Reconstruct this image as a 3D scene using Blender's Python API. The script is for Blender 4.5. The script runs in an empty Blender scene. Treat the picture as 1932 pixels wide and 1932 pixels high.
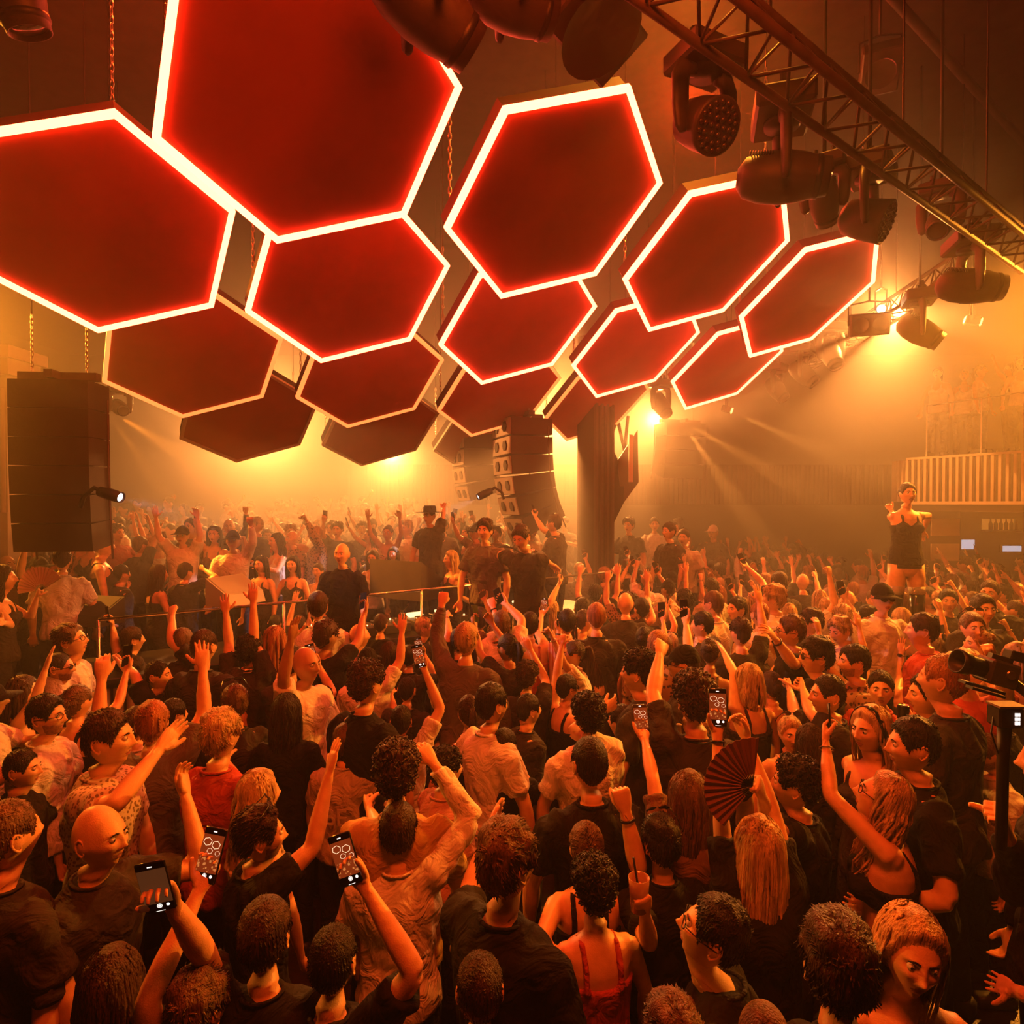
import bpy, bmesh, math, random, time
import numpy as np
from mathutils import Vector, Matrix, noise
T0 = time.time()
random.seed(7); np.random.seed(7)
sc = bpy.context.scene
COL = sc.collection
PI = math.pi
# ------------------------------------------------------------------ camera
CAMZ, FPX, HOR = 2.82, 1180.0, 950.0
PITCH = -math.atan((966 - HOR) / FPX)
cam_d = bpy.data.cameras.new('camera'); cam = bpy.data.objects.new('camera', cam_d); COL.objects.link(cam)
cam.location = (0, 0, CAMZ); cam.rotation_euler = (PI/2 + PITCH, 0, 0)
cam_d.sensor_width = 36; cam_d.lens = FPX/1932*36; cam_d.clip_start = .05; cam_d.clip_end = 200
sc.camera = cam
# ------------------------------------------------------------------ world + exposure
sc.view_settings.view_transform = 'Standard'; sc.view_settings.look = 'None'
sc.view_settings.exposure = 0.0; sc.view_settings.gamma = 1; sc.view_settings.use_curve_mapping = False
w = bpy.data.worlds.new('world'); sc.world = w; w.use_nodes = True
w.node_tree.nodes['Background'].inputs[0].default_value = (.9, .25, .06, 1)
w.node_tree.nodes['Background'].inputs[1].default_value = 0.0
cy = sc.cycles
cy.use_denoising = True; cy.use_adaptive_sampling = True; cy.adaptive_threshold = .12; cy.adaptive_min_samples = 16; cy.max_bounces = 3; cy.diffuse_bounces = 1; cy.glossy_bounces = 1
cy.transmission_bounces = 1; cy.volume_bounces = 0; cy.transparent_max_bounces = 3
cy.sample_clamp_indirect = 4; cy.sample_clamp_direct = 0; cy.caustics_reflective = False; cy.caustics_refractive = False
AMBER = (1, .29, .022)
# room axes: the rig, the booth and the truss all run along U; V points to the stage
U = Vector((.801, .5986, 0)); V = Vector((-.5986, .801, 0)); ZU = Vector((0, 0, 1))
ux, uz = math.cos(PITCH), math.sin(PITCH)
def at(px, py, d):      # point seen at (px,py) whose ground distance along the view is d
    a = (px - 966)/FPX; b = -(py - 966)/FPX
    dy = math.cos(PITCH) - b*math.sin(PITCH); dz = math.sin(PITCH) + b*math.cos(PITCH)
    return Vector((a/dy*d, d, CAMZ + dz/dy*d))
def aim(o, target, up='Y', fwd='-Z'):
    o.rotation_euler = (Vector(target) - o.location).to_track_quat(fwd, up).to_euler()
LIGHTS = []
def spot(loc, target, power, angle, color=AMBER, blend=.4, radius=.06, name='spot'):
    l = bpy.data.lights.new(name, 'SPOT'); l.energy = power; l.color = color; l.spot_size = math.radians(angle)
    l.spot_blend = blend; l.shadow_soft_size = radius
    o = bpy.data.objects.new(name, l); COL.objects.link(o); o.location = loc; aim(o, target); LIGHTS.append(o); return o
def point(loc, power, color=AMBER, radius=.1, name='lamp'):
    l = bpy.data.lights.new(name, 'POINT'); l.energy = power; l.color = color; l.shadow_soft_size = radius
    o = bpy.data.objects.new(name, l); COL.objects.link(o); o.location = loc; return o
def area(loc, target, power, size, color=AMBER, name='wash'):
    l = bpy.data.lights.new(name, 'AREA'); l.energy = power; l.color = color; l.shape = 'DISK'; l.size = size
    o = bpy.data.objects.new(name, l); COL.objects.link(o); o.location = loc; aim(o, target); return o
# hall lamps: blinders and washes behind the hexagon panels and over the floor, plus added unseen fills
HOT = (1, .33, .066)
spot(at(1075, 790, 14.5), at(980, 1200, 6.0), 5200, 100, HOT, .9, .12, 'blinder_behind_column')
spot(at(1700, 588, 10.6), at(1150, 1180, 5.0), 3900, 84, HOT, .9, .08, 'blinder_on_far_truss')
spot(at(1235, 790, 16.5), at(1150, 1200, 6.0), 2000, 100, HOT, .9, .12, 'haze_fill_right_rear')  # added fill, no fixture: brightens the haze right of the column
spot(at(490, 790, 14.5), at(650, 1200, 6.0), 4200, 100, HOT, .9, .12, 'blinder_behind_left_panels')
spot(at(740, 860, 17.0), at(820, 1150, 8.0), 2200, 100, HOT, .9, .12, 'blinder_stage_rear')
spot(Vector((1.6, 5.4, 7.9)), Vector((.8, 5.6, 1.6)), 1100, 90, name='wash_over_floor', radius=.25)
spot(Vector((9.0, 8.5, 6.2)), Vector((3.2, 5.6, 1.6)), 6200, 56, name='wash_over_right_floor', radius=.12)
spot(Vector((-8.5, 8.5, 5.6)), Vector((-1.6, 4.0, 1.6)), 2700, 56, name='wash_over_left_floor', radius=.12)
RED = (1, .05, .006)
point(Vector((-2.5, 4.5, 7.2)), 420, RED, .3, 'red_ceiling_fill'); point(Vector((2.0, 7.0, 7.4)), 200, RED, .3, 'red_ceiling_fill')  # added unseen fills that redden the ceiling and upper background
spot(at(1290, 640, 11.5), at(1785, 935, 11.6), 2600, 21, (1, .42, .08), .15, .03, 'slat_lamp')
area(Vector((.3, 1.2, 5.6)), Vector((.2, 3.0, 1.5)), 150, 1.2, (1, .09, .008), 'red_fill_above_front_rows')  # added unseen fill, strengthens the red tube light on the nearest people
# ------------------------------------------------------------------ helpers
def new_obj(name, me, parent=None, mats=()):
    o = bpy.data.objects.new(name, me); COL.objects.link(o)
    if parent is not None: o.parent = parent
    return o
def tag(o, label=None, cat=None, group=None, kind=None):
    if label: o['label'] = label
    if cat: o['category'] = cat
    if group: o['group'] = group
    if kind: o['kind'] = kind
    return o
def empty(name, loc=(0, 0, 0), rz=0, **k):
    o = bpy.data.objects.new(name, None); COL.objects.link(o); o.location = loc; o.rotation_euler = (0, 0, rz)
    o.empty_display_size = .1
    return tag(o, **k)
def mesh(name, verts, faces, mats, smooth=True, mi=None):
    me = bpy.data.meshes.new(name); me.from_pydata([tuple(v) for v in verts], [], [tuple(f) for f in faces])
    for m in (mats if isinstance(mats, (list, tuple)) else [mats]): me.materials.append(m)
    if mi is not None: me.polygons.foreach_set('material_index', mi)
    me.polygons.foreach_set('use_smooth', [smooth]*len(me.polygons)); me.update()
    return me
MATS = {}
def mat(name, col, rough=.6, metal=0, emit=None, es=1, var=0, vscale=6, bump=0, bscale=60, spec=.5, wave=None, fold=0, stretch=(1,1,1)):
    if name in MATS: return MATS[name]
    m = bpy.data.materials.new(name); m.use_nodes = True; nt = m.node_tree; b = nt.nodes['Principled BSDF']
    b.inputs['Base Color'].default_value = (*col, 1); b.inputs['Roughness'].default_value = rough
    b.inputs['Metallic'].default_value = metal; b.inputs['Specular IOR Level'].default_value = spec
    if emit: b.inputs['Emission Color'].default_value = (*emit, 1); b.inputs['Emission Strength'].default_value = es
    tc = nt.nodes.new('ShaderNodeTexCoord'); mp = nt.nodes.new('ShaderNodeMapping'); mp.inputs['Scale'].default_value = stretch
    nt.links.new(tc.outputs['Object'], mp.inputs[0])
    if var:
        n = nt.nodes.new('ShaderNodeTexNoise'); n.inputs['Scale'].default_value = vscale; n.inputs['Detail'].default_value = 3
        nt.links.new(mp.outputs[0], n.inputs['Vector'])
        r = nt.nodes.new('ShaderNodeValToRGB'); r.color_ramp.elements[0].position = .35; r.color_ramp.elements[1].position = .65
        r.color_ramp.elements[0].color = (*[c*(1-var) for c in col], 1); r.color_ramp.elements[1].color = (*[min(1, c*(1+var)) for c in col], 1)
        nt.links.new(n.outputs[0], r.inputs[0]); nt.links.new(r.outputs[0], b.inputs['Base Color'])
    if bump:
        n2 = nt.nodes.new('ShaderNodeTexNoise'); n2.inputs['Scale'].default_value = bscale; n2.inputs['Detail'].default_value = 2
        nt.links.new(mp.outputs[0], n2.inputs['Vector'])
        bp = nt.nodes.new('ShaderNodeBump'); bp.inputs['Strength'].default_value = bump; bp.inputs['Distance'].default_value = .01
        nt.links.new(n2.outputs[0], bp.inputs['Height']); nt.links.new(bp.outputs[0], b.inputs['Normal'])
        if fold:
            n3 = nt.nodes.new('ShaderNodeTexNoise'); n3.inputs['Scale'].default_value = 7; n3.inputs['Detail'].default_value = 3; n3.inputs['Distortion'].default_value = 1.6
            b3 = nt.nodes.new('ShaderNodeBump'); b3.inputs['Strength'].default_value = fold; b3.inputs['Distance'].default_value = .05
            nt.links.new(mp.outputs[0], n3.inputs['Vector']); nt.links.new(n3.outputs[0], b3.inputs['Height']); nt.links.new(b3.outputs[0], bp.inputs['Normal'])
    MATS[name] = m; return m
class MB:       # collects shapes into one mesh
    def __init__(s): s.v = []; s.f = []; s.mi = []
    def add(s, vs, fs, mi=0):
        k = len(s.v); s.v += [Vector(v) for v in vs]; s.f += [tuple(i+k for i in f) for f in fs]; s.mi += [mi]*len(fs)
    def box(s, c, h, R=None, mi=0, bev=0):
        c = Vector(c); R = R or Matrix.Identity(3); vs = []
        if bev:
            bm = bmesh.new(); bmesh.ops.create_cube(bm, size=2)
            for v in bm.verts: v.co = Vector((v.co.x*h[0], v.co.y*h[1], v.co.z*h[2]))
            bmesh.ops.bevel(bm, geom=bm.edges[:], offset=bev, segments=1, affect='EDGES')
            bm.verts.index_update(); s.add([c + R @ v.co for v in bm.verts], [[q.index for q in f.verts] for f in bm.faces], mi); bm.free(); return
        for x in (-1, 1):
            for y in (-1, 1):
                for z in (-1, 1): vs.append(c + R @ Vector((x*h[0], y*h[1], z*h[2])))
        s.add(vs, [(0,1,3,2),(4,6,7,5),(0,4,5,1),(2,3,7,6),(0,2,6,4),(1,5,7,3)], mi)
    def tube(s, pts, rad, n=8, mi=0, cap=True, flat=None, up=None):
        pts = [Vector(p) for p in pts]; m = len(pts)
        if not hasattr(rad, '__len__'): rad = [rad]*m
        t = (pts[1]-pts[0]).normalized(); a = Vector(up) if up is not None else (Vector((0,0,1)) if abs(t.z) < .9 else Vector((1,0,0)))
        a = (a - t*a.dot(t)).normalized(); vs = []
        for i, p in enumerate(pts):
            t = ((pts[min(i+1, m-1)]-pts[i]).normalized() + (pts[i]-pts[max(i-1, 0)]).normalized())
            t = t.normalized() if t.length > 1e-6 else Vector((0,0,1))
            a = (a - t*a.dot(t)).normalized(); b = t.cross(a)
            r = rad[i]; ra, rb = r if hasattr(r, '__len__') else (r, r)
            for k in range(n):
                q = 2*PI*k/n; vs.append(p + a*math.cos(q)*ra + b*math.sin(q)*rb)
        fs = [(i*n+k, i*n+(k+1) % n, (i+1)*n+(k+1) % n, (i+1)*n+k) for i in range(m-1) for k in range(n)]
        if cap: fs += [tuple(reversed(range(n))), tuple(range((m-1)*n, m*n))]
        s.add(vs, fs, mi)
    def lathe(s, prof, n=24, M=None, mi=0):    # prof: (r,z) about z
        M = M or Matrix.Identity(4); vs = []; fs = []
        for r, z in prof:
            for k in range(n): vs.append(M @ Vector((r*math.cos(2*PI*k/n), r*math.sin(2*PI*k/n), z)))
        for i in range(len(prof)-1):
            for k in range(n): fs.append((i*n+k, i*n+(k+1) % n, (i+1)*n+(k+1) % n, (i+1)*n+k))
        s.add(vs, fs, mi)
    def build(s, name, mats, parent=None, smooth=False):
        me = mesh(name, s.v, s.f, mats, smooth, s.mi); return new_obj(name, me, parent)
def frame3(x, z):       # 3x3 with columns x, y, z
    z = Vector(z).normalized(); x = Vector(x); x = (x - z*x.dot(z)).normalized(); y = z.cross(x)
    return Matrix((x, y, z)).transposed()
def M4(R, loc): m = R.to_4x4(); m.translation = Vector(loc); return m
# ------------------------------------------------------------------ room shell
M_floor = mat('floor_dark', (.03, .02, .018), .35, var=.3, bump=.2)
M_ceil = mat('ceiling_black', (.025, .02, .018), .9, var=.3, bump=.3, bscale=8)
M_wall = mat('wall_dark', (.05, .03, .022), .8, var=.3, bump=.3, bscale=12)
M_black = mat('black_metal', (.02, .017, .016), .45, metal=.3, var=.2, bump=.1)
M_gloss = mat('black_gloss', (.012, .01, .01), .2)
def struct(mb, name, m):
    return tag(mb.build(name, m), kind='structure')
b = MB(); b.box((2, 10, -.1), (19, 14, .1)); struct(b, 'floor', M_floor)
b = MB(); b.box((2, 10, 8.6), (19, 14, .1)); struct(b, 'ceiling', M_ceil)
b = MB(); b.box((2, 24.1, 4.2), (19, .1, 4.4)); struct(b, 'wall_back', M_wall)
b = MB(); b.box((-17, 10, 4.2), (.1, 14, 4.4)); struct(b, 'wall_left', M_wall)
b = MB(); b.box((21, 10, 4.2), (.1, 14, 4.4)); struct(b, 'wall_right', M_wall)
b = MB(); b.box((2, -4.1, 4.2), (19, .1, 4.4)); struct(b, 'wall_front', M_wall)
# ------------------------------------------------------------------ hexagon light panels
M_panel = mat('panel_red_black', (.46, .05, .010), .8, var=.12, vscale=2, bump=.05)
M_panelb = mat('panel_side', (.06, .02, .012), .7)
TUBE = {0: (28, 1.9, .75), 1: (23, 1.7, .7), 2: (1.7, .42, .09), 3: (0, 0, 0)}
M_tube = {k: mat('led_tube_%s' % k, (.7, .5, .4), .4, emit=(c[0]/14, c[1]/14, c[2]/14) if k < 3 else None, es=14) for k, c in TUBE.items()}
HEXOFF = [Vector(v) for v in ((-.441,-.852,.282), (.495,-.654,.572), (.936,.199,.291), (.441,.852,-.282), (-.495,.654,-.572), (-.936,-.199,-.291))]
HN = HEXOFF[0].cross(HEXOFF[1]).normalized()
if HN.z < 0: HN = -HN
HEX = {(0,0): (-1.277,4.076,2.539), (1,0): (.381,5.343,2.54), (2,0): (2.072,6.636,2.58), (3,0): (3.717,7.877,2.569),
       (-1,1): (-3.198,4.946,2.107), (0,1): (-1.559,6.07,2.092), (1,1): (.091,7.433,2.119), (2,1): (1.759,8.832,2.184), (3,1): (3.362,9.765,2.143),
       (-1,2): (-3.638,7.199,1.657), (0,2): (-1.862,8.302,1.666), (1,2): (-.175,9.52,1.671), (2,2): (1.49,10.89,1.738),
       (-1,3): (-3.846,9.203,1.232), (0,3): (-2.18,10.448,1.249), (1,3): (-.515,11.692,1.267)}
HLAB = {(0,0): 'largest hexagon panel with glowing rim, cut off by the top of the picture',
        (1,0): 'bright-rimmed hexagon panel, all six sides clear, hanging over the middle of the crowd',
        (2,0): 'bright-rimmed hexagon panel half hidden behind the big moving head light',
        (3,0): 'rightmost bright-rimmed hexagon panel, next to the far truss',
        (-1,1): 'large glowing hexagon panel cut off by the left edge of the picture',
        (0,1): 'bright-rimmed hexagon panel directly below the largest hexagon',
        (1,1): 'bright-rimmed hexagon panel tucked under the middle hexagon with six clear sides',
        (2,1): 'bright-rimmed hexagon panel above the panel nearest the tall black column',
        (3,1): 'bright-rimmed narrow hexagon panel below the rightmost one',
        (-1,2): 'dim amber-rimmed hexagon panel beside the large left speaker stack',
        (0,2): 'dim amber-rimmed hexagon panel, second from the left in its row',
        (1,2): 'dim amber-rimmed hexagon panel above the hanging speaker with open horns',
        (2,2): 'amber-rimmed hexagon panel just above the tall black column',
        (-1,3): 'unlit dark hexagon panel, leftmost of the lowest row',
        (0,3): 'unlit dark hexagon panel, middle of the lowest row',
        (1,3): 'unlit dark hexagon panel in front of the hanging speaker with open horns'}
M_chain = mat('steel_chain', (.5, .42, .36), .3, metal=.9)
def chain(p0, p1, parent, link=.07, name='chain'):
    b = MB(); p0 = Vector(p0); p1 = Vector(p1); n = max(2, int((p1-p0).length/link*1.3)); d = (p1-p0).normalized()
    for i in range(n):
        c = p0.lerp(p1, (i+.5)/n); a = Vector((1, 0, 0)) if i % 2 else Vector((0, 1, 0)); s = link*.5
        pts = [c + a*.35*s*math.cos(q) + d*s*math.sin(q) for q in [k*PI/4 for k in range(9)]]
        b.tube(pts, .006, 4, cap=False)
    return b.build(name, M_chain, parent, True)
for (i, j), c in HEX.items():
    C = Vector(c) + Vector((0, 0, CAMZ)); root = empty('hexagon_light', C, label=HLAB[(i, j)], cat='light panel', group='suspended hexagon light panels')
    th = .16; rw = .05
    V6 = HEXOFF; b = MB()
    ins = [v*(1-.02) for v in V6]
    b.add([v for v in ins] + [v + HN*th for v in ins], [tuple(range(6)), tuple(reversed(range(6, 12)))] , 0)
    b.add([v for v in ins] + [v + HN*th for v in ins], [(k, (k+1) % 6, (k+1) % 6+6, k+6) for k in range(6)], 1)
    b.build('panel', [M_panel, M_panelb], root)
    for k in range(6):
        a, d = V6[k], V6[(k+1) % 6]; b = MB(); ia, id_ = a*(1-rw), d*(1-rw); lo = -HN*.022
        b.add([a+lo, d+lo, id_+lo, ia+lo, a+HN*.02, d+HN*.02, id_, ia], [(0,1,2,3), (0,4,5,1), (2,6,7,3), (1,5,6,2), (0,3,7,4)])
        b.build('light_tube', M_tube[j], root)
    for k in (1, 3, 5):
        p = V6[k]*.9 + HN*th; top = Vector((p.x, p.y, min(p.z + 1.0, 8.3 - C.z))); chain(p, top, root)
        b = MB(); b.tube([top, Vector((p.x, p.y, 8.497 - C.z))], .006, 5); b.build('cable', M_black, root)
# ------------------------------------------------------------------ people: materials
def hair_mat(name, col, rough=.5):
    m = mat(name, col, rough, var=.45, vscale=30, bump=.9, bscale=150, stretch=(1, 1, .18), spec=.35); return m
SKIN = [mat('skin_%d' % i, c, .42, var=.08, vscale=20, bump=.12, bscale=220, spec=.45) for i, c in enumerate([(.84,.47,.24), (.76,.40,.19), (.90,.56,.32), (.52,.26,.12)])]
M_lips = mat('lips', (.50, .17, .13), .4); M_eyew = mat('eye_white', (.75, .7, .65), .2); M_iris = mat('iris', (.03, .02, .015), .1)
HAIRC = {'black': hair_mat('hair_black', (.022, .014, .010)), 'brown': hair_mat('hair_brown', (.052, .026, .014)), 'light': hair_mat('hair_light_brown', (.14, .075, .038)),
         'blond': hair_mat('hair_blond', (.52, .34, .16)), 'ginger': hair_mat('hair_ginger', (.34, .13, .045)), 'grey': hair_mat('hair_grey', (.35, .31, .27))}
def cloth(name, col, **k): return mat('cloth_' + name, col, .85, var=.12, vscale=5, bump=.16, bscale=240, spec=.2, fold=.75, **k)
CL = {'black': cloth('black', (.016, .013, .012)), 'dark': cloth('dark', (.045, .035, .03)), 'grey': cloth('grey', (.14, .11, .095)), 'white': cloth('white', (.78, .72, .66)),
      'cream': cloth('cream', (.86, .78, .66)), 'mustard': cloth('mustard', (.50, .30, .09)), 'red': cloth('red', (.50, .07, .04)), 'pink': cloth('pink', (.62, .30, .24)),
      'brown': cloth('brown', (.20, .11, .06)), 'beige': cloth('beige', (.58, .47, .34)), 'denim': cloth('denim', (.05, .06, .09))}
def pattern_cloth(name, c1, c2, kind, scale):
    m = mat('cloth_' + name, c1, .85); nt = m.node_tree; b = nt.nodes['Principled BSDF']
    tc = nt.nodes.new('ShaderNodeTexCoord')
    t = nt.nodes.new('ShaderNodeTexWave' if kind == 'stripe' else 'ShaderNodeTexVoronoi'); t.inputs['Scale'].default_value = scale
    if kind == 'stripe': t.bands_direction = 'X'; t.inputs['Distortion'].default_value = .6
    nt.links.new(tc.outputs['Object'], t.inputs['Vector'])
    r = nt.nodes.new('ShaderNodeValToRGB'); r.color_ramp.elements[0].position = .35; r.color_ramp.elements[1].position = .45
    r.color_ramp.elements[0].color = (*c1, 1); r.color_ramp.elements[1].color = (*c2, 1)
    nt.links.new(t.outputs[0], r.inputs[0]); nt.links.new(r.outputs[0], b.inputs['Base Color']); return m
CL['striped'] = pattern_cloth('striped', (.55, .12, .06), (.75, .55, .42), 'stripe', 11)
CL['speckled'] = pattern_cloth('speckled', (.22, .13, .09), (.66, .52, .42), 'spot', 60)
CL['leopard'] = pattern_cloth('leopard', (.05, .025, .015), (.38, .22, .11), 'spot', 34)
M_denim = cloth('trousers_dark', (.025, .022, .03)); M_shoe = mat('shoe', (.03, .025, .022), .5)
# ------------------------------------------------------------------ people: head
def sst(a, b, x):
    t = np.clip((x-a)/(b-a), 0, 1); return t*t*(3-2*t)
def head_field(d):      # d (N,3) unit directions -> surface points
    rx, ry, rz = .077, .098, .119
    P = d*np.array([rx, ry, rz]); x, y, z = P[:, 0].copy(), P[:, 1].copy(), P[:, 2].copy()
    t = sst(-.0, -.11, z); x *= 1-.30*t; y = np.where(y > 0, y*(1-.02*t), y*(1-.42*t)); y -= .012*np.clip(z/.119, 0, 1)
    y = np.where(y > 0, y*(1-.06*sst(-.02, .1, z)), y)
    fr = sst(.02, .06, y)
    g = lambda cx, cz, sx, sz: np.exp(-((x-cx)/sx)**2 - ((z-cz)/sz)**2)
    X0 = x.copy()
    dy = .010*g(0, .004, .009, .022) + .021*g(0, -.022, .011, .012) + .007*(g(.012, -.029, .007, .007)+g(-.012, -.029, .007, .007))
    dy += -.012*(g(.031, .012, .016, .011)+g(-.031, .012, .016, .011)) + .005*(g(.028, .030, .02, .007)+g(-.028, .030, .02, .007))
    dy += .006*(g(.042, -.018, .018, .016)+g(-.042, -.018, .018, .016)) + .007*g(0, -.052, .016, .004) + .008*g(0, -.065, .014, .005) - .003*g(0, -.058, .02, .002)
    dy += .013*g(0, -.096, .02, .015)
    y = y + dy*fr
    s = np.sign(x); r = ((y+.012)/.017)**2 + ((z+.008)/.031)**2
    side = (np.abs(d[:, 0]) > .5)
    x = x + s*side*.006*np.exp(-r**2)
    return np.stack([x, y, z], 1)
def head_grid(nth, nph, pmax):
    t = np.arange(nth)/nth*2*PI; th = t - (.38*np.sin(t) if nth > 60 else .28*np.sin(t) - .12*np.sin(2*t))            # 0 = front
    ph = np.linspace(0, pmax, nph+1)[1:]
    T, Pm = np.meshgrid(th, ph); d = np.stack([-np.sin(T)*np.sin(Pm), np.cos(T)*np.sin(Pm), np.cos(Pm)], -1)
    return T, Pm, d
NECK_C = np.array([0, -.024, -.140]); NECK_R = (.050, .055)
_hc = {}
def head_mesh(res):
    if res in _hc: return _hc[res]
    nth, nph = {'hi': (76, 54), 'mid': (56, 40), 'lo': (26, 18)}[res]
    T, Pm, d = head_grid(nth, nph, math.radians(146)); P = head_field(d.reshape(-1, 3)).reshape(nph, nth, 3)
    ring = np.stack([-np.sin(T[0])*NECK_R[0], np.cos(T[0])*NECK_R[1], 0*T[0]], 1) + NECK_C
    ring[:, 2] += ring[:, 1]*-.25
    rows = [P]; last = P[-1]
    for k in (.35, .7, 1.0):
        q = last*(1-k) + ring*k; q = q.copy(); rows.append(q[None])
    P = np.concatenate(rows, 0); n = P.shape[0]
    V_ = np.concatenate([[head_field(np.array([[0, 0, 1.]]))[0]], P.reshape(-1, 3)])
    F = [(0, 1+(k+1) % nth, 1+k)[::-1] for k in range(nth)]
    for i in range(n-1):
        for k in range(nth): F.append((1+i*nth+k, 1+i*nth+(k+1) % nth, 1+(i+1)*nth+(k+1) % nth, 1+(i+1)*nth+k)[::-1])
    # lips material
    mi = []
    for f in F:
        c = V_[list(f)].mean(0); mi.append(1 if (abs(c[0]) < .022*(1-abs(c[2]+.059)/.02) and -.071 < c[2] < -.048 and c[1] > .07) else 0)
    _hc[res] = (V_, F, mi, list(range(1+(n-1)*nth, 1+n*nth))); return _hc[res]
HLX = [0, .5, .85, 1.15, 1.3, 1.75, 2.1, 2.6, PI]; HLZ = [.072, .064, .035, -.005, .02, .024, -.035, -.068, -.075]
def scalp(nth, nph, Tt, Ts, lump=0, lf=30, zoff=0, seed=0, line=None):
    T, Pm, d = head_grid(nth, nph, math.radians(140)); D = d.reshape(-1, 3); P = head_field(D)
    # hide the ears under the shell
    r = ((P[:, 1]+.020)/.020)**2 + ((P[:, 2]+.008)/.034)**2
    th = np.abs(np.arctan2(D[:, 0], D[:, 1])); zl = np.interp(th, HLX, line or HLZ) + zoff
    h = P[:, 2] - zl; t = Ts + (Tt-Ts)*sst(.02, .09, P[:, 2]); t = t*sst(-.002, .018, h)
    nrm = P/np.array([.077**2, .098**2, .119**2]); nrm /= np.linalg.norm(nrm, axis=1)[:, None]
    if lump:
        L = np.array([noise.noise(Vector(p)*lf + Vector((seed, 0, 0))) for p in P]); t = t*(1+lump*L)
    Q = P + nrm*t[:, None]
    return T, P, Q, nrm, h.reshape(T.shape), t
def hair_shell(mb, nth, nph, *a, **k):
    T, P, Q, nrm, h, t = scalp(nth, nph, *a, **k); k0 = len(mb.v)
    vs = [Vector((0, -.012, Q[:, 2].max()))] + [Vector(q) for q in Q]; fs = [(0, 1+(j+1) % nth, 1+j)[::-1] for j in range(nth)]
    for i in range(nph-1):
        for j in range(nth):
            if min(h[i, j], h[i, (j+1) % nth], h[i+1, j], h[i+1, (j+1) % nth]) > -.012:
                fs.append((1+i*nth+j, 1+i*nth+(j+1) % nth, 1+(i+1)*nth+(j+1) % nth, 1+(i+1)*nth+j)[::-1])
    mb.add(vs, fs); return P, Q, nrm, h.reshape(-1), t
def spike(mb, p, d1, d2, L, wd, n=3):
    p = Vector(p); d1 = Vector(d1).normalized(); d2 = Vector(d2).normalized()
    m = p + d1*L*.5; e = m + d2*L*.5; a = d1.orthogonal().normalized(); b = d1.cross(a); vs = []
    for c, r in ((p - d1*.004, wd), (m, wd*.8)):
        for k in range(n): q = 2*PI*k/n; vs.append(c + a*math.cos(q)*r + b*math.sin(q)*r)
    vs.append(e); fs = [(k, (k+1) % n, n+(k+1) % n, n+k) for k in range(n)] + [(n+k, n+(k+1) % n, 2*n) for k in range(n)]
    mb.add(vs, fs)
_hair = {}
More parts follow.
